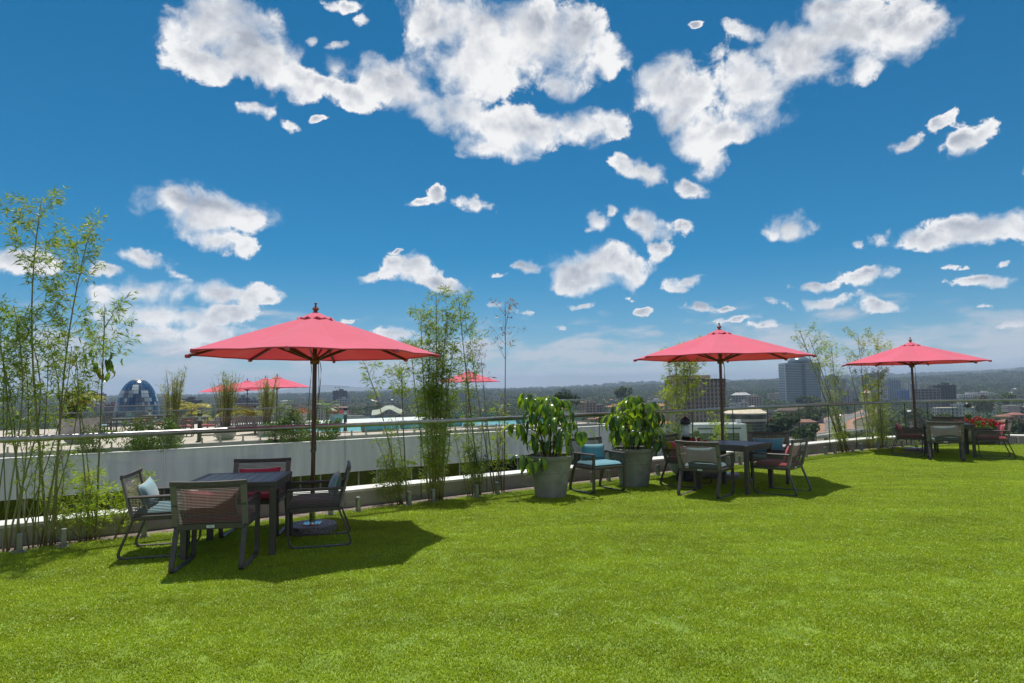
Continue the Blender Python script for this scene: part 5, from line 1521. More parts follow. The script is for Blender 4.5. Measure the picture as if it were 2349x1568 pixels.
    B(2038, 2066, 872, 1300, 'blue glass office block behind the pale green bamboo right', (.25, .30, .34), 3.5, 5, win=M_WINB, dp=.6)
    B(2085, 2108, 880, 1350, 'narrow white and green office tower with orange top', (.50, .50, .48), 3.5, 6, win=M_WINB, dp=.8)
    B(2066, 2086, 896, 1250, 'low bright blue commercial block by the highway', (.07, .16, .38), 3.5, 5, dp=.8)
    B(2203, 2248, 905, 1400, 'long white school building among the trees right of the dark towers', (.62, .60, .56), 3.6, 5, dp=.5)
    B(2240, 2280, 901, 1450, 'white building with a flat canopy roof beyond the long white school', (.60, .57, .50), 3.8, 6, dp=.5)
    B(2190, 2215, 928, 690, 'pale office with cream roof slabs behind the right bollard, centre block', (.42, .43, .42), 3.6, 4, win=M_WINB, dp=.6)
    B(2153, 2201, 936, 655, 'pale office with a thin cream roof slab left of the right bollard', (.40, .41, .40), 3.6, 4, win=M_WINB, roof=(.70, .60, .45), dp=.5, box=False)
    B(2232, 2286, 935, 655, 'pale office with a thin cream roof slab right of the right bollard', (.40, .41, .40), 3.6, 4, win=M_WINB, roof=(.70, .60, .45), dp=.5, box=False)
    B(2314, 2345, 931, 560, 'plain beige block at the right edge above the brick roofs', (.42, .37, .33), 4, 9, dp=.8, pier=.8, band=.6, box=False)
    B(2340, 2390, 934, 560, 'grey flat roofed block cut by the right edge of the picture', (.33, .33, .33), 3.5, 5, dp=.6)
    for i, (x0, x1, y, Yd, lab) in enumerate(((2296, 2322, 956, 430, 'reddish tiled roof house above the right hand planter bowl'), (2322, 2352, 952, 450, 'reddish tiled roof house at the right edge below the beige block'), (2310, 2346, 968, 350, 'brick red roofed house with gables at far right'), (2128, 2160, 1001, 300, 'brown tiled roof just above the far right dining table'), (2076, 2098, 945, 560, 'white gabled house left of the right parasol pole'))):
        B(x0, x1, y, Yd, lab, (.38, .28, .22) if i != 4 else (.5, .5, .48), 3.2, 4, pitched=(.24, .10, .075) if i != 4 else (.5, .5, .5), name='house', cat='house', dp=.8)
    # behind the middle group
    B(1794, 1868, 942, 470, 'long brown roofed block behind the big round tree', (.26, .20, .16), 3.4, 4.5, pitched=(.15, .10, .085), dp=.35)
    B(1832, 1872, 969, 395, 'house with a pinkish brown tiled roof right of the big round tree', (.24, .19, .17), 3.2, 4, pitched=(.27, .14, .10), name='house', cat='house')
    B(1858, 1888, 930, 760, 'brown hall with a flat roof under the tower', (.24, .18, .15), 3.6, 6, dp=.5)
    B(1742, 1790, 944, 520, 'grey low block behind the sweeping beige roof', (.25, .24, .23), 3.5, 5, dp=.5)
    B(1685, 1722, 907, 1000, 'low block with a wide grey hipped roof among trees left of the glass tower', (.3, .3, .29), 3.6, 5, pitched=(.38, .38, .38), dp=.6)
    B(1716, 1748, 910, 940, 'unfinished beige concrete block right of the grey hipped roof', (.42, .33, .26), 3.4, 4, dp=.5)
    B(1676, 1692, 926, 700, 'small white house with a parapet behind the middle parasol pole', (.55, .55, .53), 3.2, 4, name='house', cat='house')
    B(1697, 1716, 924, 720, 'small grey white villa left of the sweeping roof', (.48, .48, .47), 3.2, 4, name='house', cat='house')
    B(1764, 1796, 903, 1500, 'row of pale terraces at the foot of the wooded slope', (.42, .36, .28), 3.4, 4, dp=.3)
    # centre
    B(1487, 1521, 920, 820, 'stepped white apartment block right of the second potted tree', (.62, .64, .66), 3.2, 4, dp=.5)
    B(1500, 1509, 914, 825, 'narrow white upper storey of the stepped white apartment block', (.62, .64, .66), 3.2, 4, dp=.9, box=False)
    B(1416, 1431, 932, 640, 'white rear gable beside the red roof in the centre', (.6, .62, .64), 3.2, 4, name='house', cat='house', box=False)
    B(1396, 1416, 934, 640, 'house with an orange red tiled roof between the two potted trees', (.5, .42, .36), 3.2, 4, pitched=(.34, .13, .075), name='house', cat='house')
    B(1502, 1535, 932, 600, 'white house with red roof left of the brown office block', (.5, .46, .42), 3.2, 4, pitched=(.32, .14, .09), name='house', cat='house')
    B(1327, 1342, 924, 760, 'reddish brown apartment block between the potted trees, left part', (.33, .20, .15), 3.2, 4, pitched=(.22, .10, .07), dp=.8)
    B(1343, 1368, 923, 770, 'reddish brown apartment block between the potted trees, middle part', (.38, .25, .18), 3.2, 4, dp=.6)
    B(1368, 1382, 929, 780, 'small brown apartment block between the potted trees, right part', (.28, .19, .17), 3.2, 4, dp=.8)
    B(1510, 1540, 972, 350, 'white balconied apartment block left of the middle bollard', (.55, .56, .56), 3.2, 3.6, dp=.6, pitched=(.36, .13, .08))
    for i in range(11):
        x0 = 1330 + i * 17.5 + (i % 3) * 2; y = 955 + (i * 7 % 9)
        B(x0, x0 + 17, y, 430 + (i * 37 % 60), ['terracotta roofed villa', 'brown tiled villa', 'orange tiled villa'][i % 3] + ' below the railing, ' + ['first', 'second', 'third', 'fourth', 'fifth', 'sixth', 'seventh', 'eighth', 'ninth', 'tenth', 'eleventh'][i] + ' roof right of the white end wall', (.42, .30, .22), 3.2, 4, pitched=[(.34, .15, .09), (.25, .12, .08), (.40, .19, .10)][i % 3], name='house', cat='house', group='terracotta roofed villas below the railing')
    # office with swept canopy, left of the big bamboo
    B(836, 862, 930, 600, 'dark glass office left of the curved canopy roof', (.14, .16, .17), 3.5, 4, win=M_WINB, dp=.6)
    B(880, 912, 926, 620, 'grey office tower stub behind the curved canopy roof', (.20, .21, .22), 3.5, 4, win=M_WINB, dp=.6)
    t = thing('canopy_building', 'pale curved tent like canopy roof beyond the pool', 'building', tuple(at(889, 948, 450)), R_(10)); KEEP.append((t.location.x, t.location.y, 22))
    vs = []; fs = []
    for i in range(13):
        f = i / 12; x = -10.5 + 21 * f; z = 4.2 * math.exp(-((f - .55) / .25) ** 2) + 1.0 * abs(f - .5) 
        for j, y in enumerate((-7, 0, 7)): vs.append((x, y, z + y * .22))
    for i in range(12):
        for j in range(2): a = i * 3 + j; fs.append((a, a + 3, a + 4, a + 1))
    mb = MB().add(vs, fs); mb.add([(v[0], v[1], v[2] - .3) for v in vs], [f[::-1] for f in fs]); put('canopy', mb.mesh('canopy', roofmat((.42, .43, .36)), True), t)
    mb = MB()
    for x in (-9, -3, 3, 9): mb.box((x, 0, -20), (.8, .8, 40))
    put('columns', mb.mesh('columns', wallmat((.3, .29, .27))), t)
    put('hall', MB().box((0, 2, -22), (17, 11, 41)).mesh('hall', wallmat((.14, .12, .11))), t)
    B(764, 829, 955, 330, 'plain white building with a few dark windows beyond the pool, right of the bollard', (.58, .58, .57), 4.5, 14, dp=.4, pier=.75, band=.6, box=False)
    B(829, 846, 959, 335, 'white and green windowed block with a reddish top storey beyond the pool', (.55, .50, .46), 3.2, 3.5, dp=.8)
    # swept white roofs
    for i, (x0, x1, y, lab) in enumerate(((852, 880, 921, 'upturned white roof of the far office, left one'), (898, 915, 920.5, 'upturned white roof of the far office, right one'))):
        a = at(x0, y, 640); b = at(x1, y, 640); t = thing('roof_wing', lab, 'roof', tuple((a + b) / 2), 0, None); w = (b - a).length
        vs = []
        for k in range(9): f = k / 8; x = (f - .5) * w; zz = 1.6 * (2 * f - 1) ** 2; vs += [(x, -3, zz), (x, 5, zz), (x, 5, zz - .5), (x, -3, zz - .5)]
        fs = [];
        for k in range(8):
            for q in range(4): fs.append((k*4+q, k*4+(q+1) % 4, k*4+4+(q+1) % 4, k*4+4+q))
        put('slab', MB().add(vs, fs).mesh('slab', wallmat((.7, .71, .72))), t); put('support', MB().box((0, 1, -22), (w * .7, 5, 43)).mesh('support', wallmat((.16, .16, .17))), t)
    B(763, 791.5, 897, 1100, 'dark unfinished tower block under a crane', (.14, .13, .15), 3.4, 5, dp=.7, pier=.35, band=.4)
    a = at(776, 897, 1100); t = thing('tower_crane', 'tower crane standing on the dark unfinished block', 'crane', (a.x, a.y + 5, a.z), 0.2)
    put('mast', MB().box((0, 0, 3.5), (.7, .7, 7)).mesh('mast', M_CHAR2), t); put('jib', MB().box((5, 0, 6.3), (24, .5, .5)).mesh('jib', M_CHAR2), t); put('counterweight', MB().box((-6.5, 0, 5.6), (1.6, 1.2, 1.2)).mesh('counterweight', M_CHAR2), t)
    B(771, 797, 916, 900, 'pale blue grey apartment block in front of the dark tower', (.36, .40, .44), 3.2, 4, dp=.5)
    B(793, 804, 905, 1200, 'slim pale apartment tower right of the dark tower', (.46, .44, .42), 3.2, 4, dp=.8)
    B(722, 743, 918, 850, 'pinkish cream apartment block left of the dark tower', (.50, .42, .38), 3.2, 3.6, dp=.6)
    B(744, 757, 920, 870, 'blue grey apartment block left of the dark tower', (.30, .34, .38), 3.2, 4, dp=.6)
    B(745, 768, 936, 650, 'low apartments with pinkish tiled roofs above the pool, left row', (.45, .38, .33), 3.2, 4, pitched=(.45, .26, .2))
    B(776, 795, 935, 660, 'low apartments with pinkish tiled roofs above the pool, right row', (.45, .38, .33), 3.2, 4, pitched=(.45, .26, .2))
    # left skyline
    B(212, 223, 905, 1500, 'tall hazy grey tower at left behind the thin bamboo, left half', (.20, .20, .22), 3.5, 5, dp=.9)
    B(221, 236, 904, 1520, 'tall hazy reddish tower at left behind the thin bamboo, right half', (.26, .20, .20), 3.5, 5, dp=.9)
    B(181, 198, 919, 1350, 'unfinished tower frame left of the hazy grey towers', (.24, .25, .27), 3.5, 5, dp=.6)
    B(198, 215, 926, 1200, 'low dark block under the hazy grey towers', (.12, .13, .15), 3.5, 5, dp=.6)
    B(236, 251, 921, 1700, 'pale framework tower between the hazy towers and the glass egg', (.40, .41, .43), 3.4, 4, dp=.6)
    B(240, 264, 928, 900, 'dark red and white apartment block just left of the glass egg', (.17, .08, .075), 3.3, 4, dp=.6)
    B(402, 452, 919, 620, 'dark louvred grey building behind the yellow palm', (.10, .10, .10), 1.6, 12, dp=.5, pier=.1, band=.5)
    B(422, 436, 915, 640, 'small roof storey of the dark louvred building', (.12, .11, .11), 3, 4, dp=.6, box=False)
    B(536, 565, 913, 800, 'dark office block seen under the far red parasols', (.13, .14, .17), 3.4, 5, dp=.6)
    B(566, 590, 918, 820, 'blue grey office block right of the dark office under the parasols', (.18, .20, .24), 3.4, 5, dp=.6)
    # right of tower: city cluster behind bamboo
    rr = random.Random(77); words = ['grey', 'pale', 'cream', 'brown', 'blue grey', 'white']
    cols = [(.24, .24, .25), (.40, .40, .40), (.45, .40, .33), (.28, .20, .16), (.20, .24, .29), (.52, .52, .51)]
    B(1993, 2029, 857, 1750, 'wide grey high rise with horizontal balconies behind the right bamboo', (.26, .26, .27), 3.4, 5, dp=.4, band=.42)
    B(1981, 1995, 865, 1600, 'narrow dark blue high rise left of the wide grey one', (.12, .14, .20), 3.4, 4, dp=.8, win=M_WINB)
    B(1899, 1922, 862, 1500, 'hazy blue apartment tower just right of the glass tower', (.22, .24, .30), 3.4, 4, dp=.6)
    B(1925, 1940, 870, 1550, 'thinner hazy apartment tower behind the leaning bamboo', (.26, .26, .29), 3.4, 4, dp=.6)
    B(1884, 1897, 888, 1350, 'white lower block beside the glass tower base', (.5, .5, .5), 3.4, 4, dp=.6)
    for i in range(16):
        x0 = 1888 + i * 9.0 + rr.uniform(-3, 3); k = rr.randrange(6); w_ = rr.uniform(8, 15)
        B(x0, x0 + w_, rr.uniform(889, 903), rr.uniform(1150, 1500), '%s commercial block by the highway, %s from the left in its cluster' % (words[k], ['first', 'second', 'third', 'fourth', 'fifth', 'sixth', 'seventh', 'eighth', 'ninth', 'tenth', 'eleventh', 'twelfth', 'thirteenth', 'fourteenth', 'fifteenth', 'sixteenth'][i]), cols[k], 3.4, rr.uniform(3, 6), dp=.6, group='commercial blocks beside the highway')
    # striped tent
    p = at(1988, 893, 1050); t = thing('circus_tent', 'red and white striped pointed tent roof by the highway', 'tent', (p.x, p.y, p.z - 6)); n = 16
    for q, mm in ((0, mat('tent_red', (.45, .10, .05), .8)), (1, mat('tent_white', (.65, .6, .55), .8))):
        mb = MB()
        for k in range(q, n, 2):
            a0, a1 = k / n * 6.283, (k + 1) / n * 6.283; mb.add([(7 * math.cos(a0), 7 * math.sin(a0), 0), (7 * math.cos(a1), 7 * math.sin(a1), 0), (0, 0, 6)], [(0, 1, 2)])
        put('canvas_stripes', mb.mesh('canvas_stripes', mm), t)
    put('hall', MB().lathe([(6.6, -30), (6.6, 0)], 20).mesh('hall', wallmat((.4, .33, .26))), t)
    # scattered small houses and blocks among the trees
    roofs = [('red tiled', (.30, .12, .08)), ('brown tiled', (.20, .12, .09)), ('grey metal', (.34, .34, .35)), ('pale', (.5, .46, .42))]
    zones = [(1190, 1540, 902, 950, 52, 'between the potted trees'), (1650, 1800, 895, 930, 24, 'left of the glass tower'), (2060, 2349, 884, 960, 34, 'in the woods at right'), (560, 900, 908, 945, 40, 'in the hazy city above the pool'), (930, 1180, 905, 948, 26, 'behind the tall bamboo'), (130, 262, 925, 945, 14, 'at the far left'), (380, 560, 916, 945, 16, 'behind the yellow palms')]
    for (x0, x1, y0, y1, n, where) in zones:
        for k in range(n):
            px = rr.uniform(x0, x1); py = y0 + (y1 - y0) * rr.random() ** 1.4; g = hit(px, py + 4); Yd = g.y
            if Yd < 330 or Yd > 5200: continue
            wpx = rr.uniform(9, 17) * FPX / Yd * (1.0 if px > 1000 or Yd < 1500 else 2.2); wpx = min(max(wpx, 5), 26)
            if not bool(clear(np.array([g.x]), np.array([g.y]))[0]): continue
            hp = rr.uniform(7, 13) * (1 if px > 1180 else rr.choice((1, 1.5, 2.6))); top = HC and (hor(px) - (g.z + hp - EYE) / Yd * FPX)
            pos = ('near ' if Yd < 900 else 'mid distance ' if Yd < 2000 else 'far off ') + ('left' if px < x0 + (x1 - x0) / 3 else 'centre' if px < x0 + (x1 - x0) * 2 / 3 else 'right')
            rn, rc = rr.choice(roofs); wn = rr.randrange(6)
            if hp < 14: B(px - wpx / 2, px + wpx / 2, top, Yd, '%s house, %s roof, %s, %s' % (words[wn], rn, where, pos), tuple(min(.6, v * 1.2) for v in cols[wn]), 3.2, 4, pitched=rc, name='house', cat='house', dp=.8, rot=rr.uniform(-30, 30), group='small houses ' + where)
            else: B(px - wpx / 2, px + wpx / 2, top, Yd, '%s apartment block %s, %s part' % (words[wn], where, pos), cols[wn], 3.2, 4, dp=.5, rot=rr.uniform(-20, 20), group='apartment blocks ' + where)

def ribbon(pts, w, z, nm, m, kind='structure', off=0.0):
    P = [Vector(p) for p in pts]; Q = []
    for a, b in zip(P[:-1], P[1:]):
        n = max(1, int((b - a).length / 25))
        for k in range(n): Q.append(a.lerp(b, k / n))
    Q.append(P[-1])
    for _ in range(6): Q = [Q[0]] + [Q[i] * .5 + (Q[i - 1] + Q[i + 1]) * .25 for i in range(1, len(Q) - 1)] + [Q[-1]]
    vs = []
    for i, p in enumerate(Q):
        t = (Q[min(i + 1, len(Q) - 1)] - Q[max(i - 1, 0)]); t.z = 0; t.normalize(); s = Vector((t.y, -t.x, 0)); 
        for q in (-1, 1): v = p + s * (q * w / 2 + off); vs.append((v.x, v.y, p.z + z))
        KEEP.append((p.x, p.y, w * .5 + 7)); L = math.hypot(p.x, p.y)
        for q in (45, 85, 125, 165, 205): KEEP.append((p.x * (1 - q / L), p.y * (1 - q / L), 15 + w * .2))
    fs = [(2 * i, 2 * i + 1, 2 * i + 3, 2 * i + 2) for i in range(len(Q) - 1)]
    put(nm, MB().add(vs, fs).mesh(nm, m), kind=kind); return Q
def build_roads():
    M_EARTH = mat('red_earth', (.36, .17, .09), .95, col2=(.24, .15, .10), nscale=.05, ndet=6); M_ASPH = mat('asphalt', (.16, .15, .145), .9, col2=(.12, .115, .11), nscale=.1, ndet=6)
    A = [(2064, 897), (2052, 905), (2043, 915), (2024, 927), (2008, 937), (1985, 950), (1958, 958), (1935, 962), (1922, 968), (1922, 976), (1926, 984), (1920, 992), (1905, 1000)]
    Bp = [(1960, 952), (1935, 955), (1916, 959), (1904, 963), (1900, 969), (1903, 977), (1911, 984), (1906, 992)]
    a = [hit(*p) for p in A]; b = [hit(*p) for p in Bp]
    ribbon(a, 30, .9, 'earth_verge', M_EARTH); ribbon(b, 22, .94, 'earth_verge', M_EARTH)
    qa = ribbon(a, 15, 1.2, 'highway', M_ASPH); qb = ribbon(b, 11, 1.25, 'highway', M_ASPH)
    # elevated expressway deck with white parapets
    C = [gp(x, y, -31) for x, y in ((1700, 1030), (1800, 1014), (1850, 1007), (1895, 999), (1935, 992), (1975, 987), (2020, 983), (2075, 982))]
    for _ in range(3): C = [C[0]] + [C[i] * .5 + (C[i - 1] + C[i + 1]) * .25 for i in range(1, len(C) - 1)] + [C[-1]]
    v = thing('elevated_road', 'pale elevated road with white parapets curving below the terrace', 'bridge')
    put('deck', MB().sweep(C, rect(9, 1.0)).mesh('deck', wallmat((.40, .37, .33))), v)
    for s in (-1, 1):
        Q = []
        for i, p in enumerate(C):
            t = (C[min(i + 1, len(C) - 1)] - C[max(i - 1, 0)]).normalized(); Q.append(p + Vector((t.y, -t.x, 0)) * s * 4.4 + Vector((0, 0, 1.0)))
        put('road_parapet', MB().sweep(Q, rect(.4, 1.1)).mesh('road_parapet', wallmat((.62, .58, .50))), v)
    pm = MB().box((0, 0, -6), (2, 2, 11)).mesh('support', wallmat((.34, .31, .27)))
    for p in C[1:-1]: put('support', pm, v, p)
    for p in C: KEEP.append((p.x, p.y, 24))
    # vehicles
    cols = [('white', (.7, .7, .7)), ('silver', (.42, .43, .44)), ('dark blue', (.03, .05, .12)), ('white', (.72, .72, .70)), ('black', (.02, .02, .02)), ('red', (.35, .03, .02)), ('white', (.7, .7, .7))]
    def car(p, ang, k, where, big=False):
        nm, c = cols[k % 7]; t = thing('van' if big else 'car', '%s %s %s' % (nm, 'van' if big else 'car', where), 'van' if big else 'car', p, ang, 'vehicles on the highway below')
        pm = mat('paint_' + nm.replace(' ', '_'), c, .3, coat=.5)
        key = ('car', nm, big)
        if key not in MESH:
            mb = MB()
            if big: mb.box((0, 0, 1.25), (5.4, 2.0, 1.7), ch=.25)
            else:
                prof = [(-2.15, .35), (2.15, .35), (2.2, .7), (1.9, .92), (1.0, 1.0), (-1.9, 1.02), (-2.2, .8)]
                vs = [(x, -.88, z) for x, z in prof] + [(x, .88, z) for x, z in prof]; n = len(prof)
                mb.add(vs, [tuple(range(n)), tuple(range(2 * n - 1, n - 1, -1))] + [(i, i + n, (i + 1) % n + n, (i + 1) % n) for i in range(n)])
            MESH[key] = mb.mesh('body', pm)
            prof = [(-1.7, 1.02), (.95, 1.0), (.35, 1.48), (-1.25, 1.5)] if not big else [(1.6, 1.3), (2.72, 1.3), (2.6, 1.95), (1.6, 2.0)]
            hw = .78 if not big else 1.01; vs = [(x, -hw, z) for x, z in prof] + [(x, hw, z) for x, z in prof]
            MESH[key + ('c',)] = MB().add(vs, [(0, 1, 2, 3), (7, 6, 5, 4), (0, 4, 5, 1), (1, 5, 6, 2), (2, 6, 7, 3), (3, 7, 4, 0)]).mesh('cabin', M_WIN)
        put('body', MESH[key], t); put('cabin', MESH[key + ('c',)], t)
        if 'wheel' not in MESH: MESH['wheel'] = MB().tube([(0, -.11, 0), (0, .11, 0)], .33, 10).mesh('wheel', M_BLACK)
        for x in (-1.35, 1.35):
            for y in (-.82, .82): put('wheel', MESH['wheel'], t, (x, y, .33))
    def place(Q, idx, side, k, where, z=1.3, big=False):
        i = int(idx * (len(Q) - 1)); p = Q[i]; t = Q[min(i + 1, len(Q) - 1)] - Q[max(i - 1, 0)]; t.z = 0; t.normalize()
        q = p + Vector((t.y, -t.x, 0)) * side; car((q.x, q.y, p.z + z), math.atan2(t.y, t.x), k, where, big)
    for j, (f, s, big) in enumerate(((.10, 3, 0), (.18, -3, 0), (.27, 3.5, 1), (.36, -3.4, 0), (.45, 3, 0), (.52, -3, 0), (.60, 3.2, 0), (.68, -3, 0), (.75, 3, 0), (.82, -3.3, 1), (.89, 3, 0), (.96, -2.5, 0))):
        place(qa, f, s, j, 'on the main carriageway, %s' % ['at the far end of the straight', 'second from the far end', 'in the middle of the straight', 'before the bend', 'entering the bend', 'in the bend', 'leaving the bend', 'below the bend', 'near the elevated road', 'beside the red earth bank', 'just above the elevated road', 'nearest the elevated road'][j], 1.25, bool(big))
    for j, (f, s) in enumerate(((.2, 2), (.45, -2.5), (.6, 2.5), (.78, -2), (.92, 2))):
        place(qb, f, s, j + 3, 'on the outer carriageway, %s' % ['at its far end', 'in the outer bend', 'past the outer bend', 'following in the lower stretch', 'nearest the trees'][j], 1.3)

def build_trees():
    for i, (px, py, Y, r, lab, sq) in enumerate((
        (1799, 968, 300, 7.2, 'large spreading green tree in the middle, right of the curved office', .85), (1780, 985, 280, 5.0, 'lower dark green part tree at the foot of the spreading tree', .8),
        (1842, 993, 290, 5.5, 'bare brownish tree between the spreading tree and the highway', .9), (1866, 950, 420, 8.0, 'dusty grey brown tree left of the highway bend', .9),
        (1850, 955, 430, 6.5, 'dark green tree beside the dusty one', .9), (1838, 918, 900, 9, 'round tree before the glass tower base at left', .8), (1868, 918, 900, 10, 'round tree before the glass tower base at right', .75),
        (1390, 985, 260, 6.5, 'grey green tree right of the white end wall', 1.2), (1395, 962, 420, 6, 'dark tree between the terracotta roofs', 1), (1505, 1012, 240, 5.5, 'pale green tree behind the second pot', .8),
        (2130, 968, 430, 9, 'olive tree below the right parasol canopy', .9), (2098, 955, 500, 9, 'dark tree left of the right parasol pole', .9), (2170, 960, 480, 7, 'olive green tree in front of the dark towers', .8),
        (2262, 930, 640, 8, 'tall dark cypress like tree before the right office', 1.5), (2300, 990, 300, 7, 'dense green tree right of the far planter bowl', .8), (2335, 985, 310, 8, 'dark tree at the right edge', .9), (2345, 1006, 260, 6, 'bright green shrubby tree at the lower right edge', .6),
        (2310, 915, 800, 10, 'round green tree above the beige block', .9), (2045, 985, 330, 8, 'dark tree behind the dense right bamboo', .9), (1945, 1003, 330, 6.5, 'green palm like tree below the elevated road', .6),
        (1290, 921, 330, 7.0, 'green tree behind the first potted tree', .9), (1425, 902, 900, 11, 'dark round tree on the ridge in the centre', 1.0), (1300, 903, 1500, 14, 'dark crown on the ridge left of centre', 1.0),
        (1560, 1005, 200, 4.5, 'dark tree below the brown office block', 1), (1480, 955, 420, 7, 'dark green tree left of the brown office block', 1))):
        tree(px, py, Y, r, i, lab, squash=sq)
HAZE = 1.0e-4
def build_haze():
    m = bpy.data.materials.new('haze'); m.use_nodes = True; t = NT(m.node_tree); t.n.clear()
    v = t.node('ShaderNodeVolumePrincipled'); v.inputs['Color'].default_value = (.58, .74, .98, 1); v.inputs['Density'].default_value = HAZE; v.inputs['Anisotropy'].default_value = .0
    o = t.node('ShaderNodeOutputMaterial'); t.l.new(v.outputs[0], o.inputs['Volume'])
    me = MB().box((0, 0, 150), (35600, 35600, 400)).mesh('haze', m)
    put('haze', me, kind='stuff')

# ================================================================== layout
build_terrain()
build_lawn()
build_railing()
build_parapet()
build_wing()
build_roads()
build_city()
build_trees()
build_woods()
build_haze()

G_L = 'rope chairs round the left table'; G_M = 'rope chairs round the middle table'; G_R = 'rope chairs round the right table'
parasol(-2.39, 7.86, 6.5, 'large red parasol over the left table, nearest the camera', blabel='granite base of the left parasol beside the nearest table', tilt=(0, .4), R=1.47)
parasol(3.77, 11.89, 22, 'red parasol over the middle table, beside the glass tower', blabel='granite base of the middle parasol in the shade', tilt=(0, .4), rimz=2.165, R=1.57)
parasol(9.84, 16.12, 0, 'red parasol over the right table, smallest on the lawn', blabel='granite base of the right parasol', rimz=2.16, R=1.60)
dining_table(-2.91, 7.05, 8.5, 'charcoal slatted table under the left parasol', S=.90)
dining_table(3.53, 10.57, 44, 'charcoal slatted table under the middle parasol')
dining_table(9.88, 14.98, -25, 'charcoal slatted table under the right parasol')
P = 'scatter cushion'
chair(-2.86, 6.43, 9, 'red', 'rope chair with its back to the camera at the left table, red cushions', G_L, 'red', ('red scatter cushion seen through the ropes of the nearest chair', (-.02, 2, 0)))
chair(-3.63, 6.95, -75, 'blue', 'rope chair on the left side of the left table with aqua cushions', G_L, 'blue', ('aqua scatter cushion on the leftmost chair', (.02, 6, .02)))
chair(-2.17, 7.28, 105, 'grey', 'rope chair on the right side of the left table with a grey seat', G_L, 'blue', ('blue scatter cushion on the chair right of the left table', (.03, 4, 0)))
chair(-3.02, 7.74, 188, 'red', 'rope chair behind the left table facing the camera with a red seat', G_L, 'red', ('red scatter cushion on the chair behind the left table', (0, 2, 0)))
chair(2.93, 10.06, -38, 'blue', 'rope chair with its back to the camera at the middle table, pale aqua cushions', G_M, 'blue', ('pale aqua scatter cushion behind the ropes of the front middle chair', (0, -2, 0)))
chair(4.08, 10.20, 47, 'red', 'rope chair at the front right of the middle table with red cushions', G_M, 'red', ('round looking red scatter cushion on the front right middle chair', (.05, 8, 0)))
chair(2.92, 11.06, -130, 'red', 'rope chair at the back left of the middle table beside the bollard', G_M, 'red', ('red scatter cushion on the back left middle chair', (0, 2, 0)))
chair(4.34, 11.27, 155, 'teal', 'rope chair at the back right of the middle table with teal cushions', G_M, 'teal', ('teal scatter cushion on the back right middle chair', (0, 2, 0)))
chair(1.35, 10.54, -150, 'teal', 'lone rope chair between the two potted trees with teal cushions', None, 'teal', ('teal scatter cushion on the lone chair between the pots', (-.04, -4, 0)))
chair(9.33, 14.28, -29, 'blue', 'rope chair with its back to the camera at the right table', G_R, 'blue', ('pale blue scatter cushion behind the ropes of the front right hand chair', (0, -4, 0)))
chair(9.13, 15.22, -118, 'red', 'rope chair on the left side of the right table with red cushions', G_R, 'red', ('red scatter cushion on the left chair of the right table', (.04, 4, 0)))
chair(10.50, 14.50, 62, 'red', 'rope chair on the right side of the right table with red cushions', G_R, 'red', ('red scatter cushion on the right hand chair of the right table', (.04, 4, 0)))
chair(10.42, 15.72, 152, 'red', 'rope chair behind the right table facing the camera', G_R)
bollard(3.02, 11.55, 'black bollard lamp with a clear glass top behind the middle table')
p = gp(2225, 1017); bollard(p.x, p.y, 'black bollard lamp with a clear glass top behind the right table')
# big pots with umbrella trees
def whorls(seed, n, w, h, ext):
    r = random.Random(seed); out = list(ext)
    for k in range(n):
        a = k * 2.399; z = .12 + h * ((k + .5) / n) ** .9; rr = w * (1 - .35 * abs(z / h - .45)) * (.55 + .45 * r.random())
        out.append((rr * math.cos(a), rr * math.sin(a), z + .06, r.choice((6, 7, 8)), r.uniform(.85, 1.1)))
    return out
clay_pot(.56, 10.13, 'large grey clay pot on the left, holding the taller umbrella tree')
umbrella_tree(.56, 10.13, 3, 'umbrella tree with large drooping glossy leaves in the left pot', .78, whorls(1, 18, .36, .76, [(-.33, -.1, 1.00, 5, 1.0), (-.52, -.12, .55, 6, 1.0), (.50, -.05, .42, 6, 1.0), (-.42, -.2, .08, 7, 1.0), (-.30, -.33, .0, 6, .9), (-.15, -.3, .05, 6, .9), (.0, 0, .95, 7, 1.0)]))
clay_pot(2.02, 11.12, 'large grey clay pot on the right, holding the rounder umbrella tree')
umbrella_tree(2.02, 11.12, 8, 'rounder umbrella tree with large drooping glossy leaves in the right pot', .74, whorls(2, 20, .36, .68, [(.06, 0, .92, 7, 1.0), (.36, -.1, .62, 8, 1.1), (-.36, -.1, .60, 7, 1.1), (.36, -.2, .18, 7, 1.0), (.05, -.38, .36, 7, .9)]))
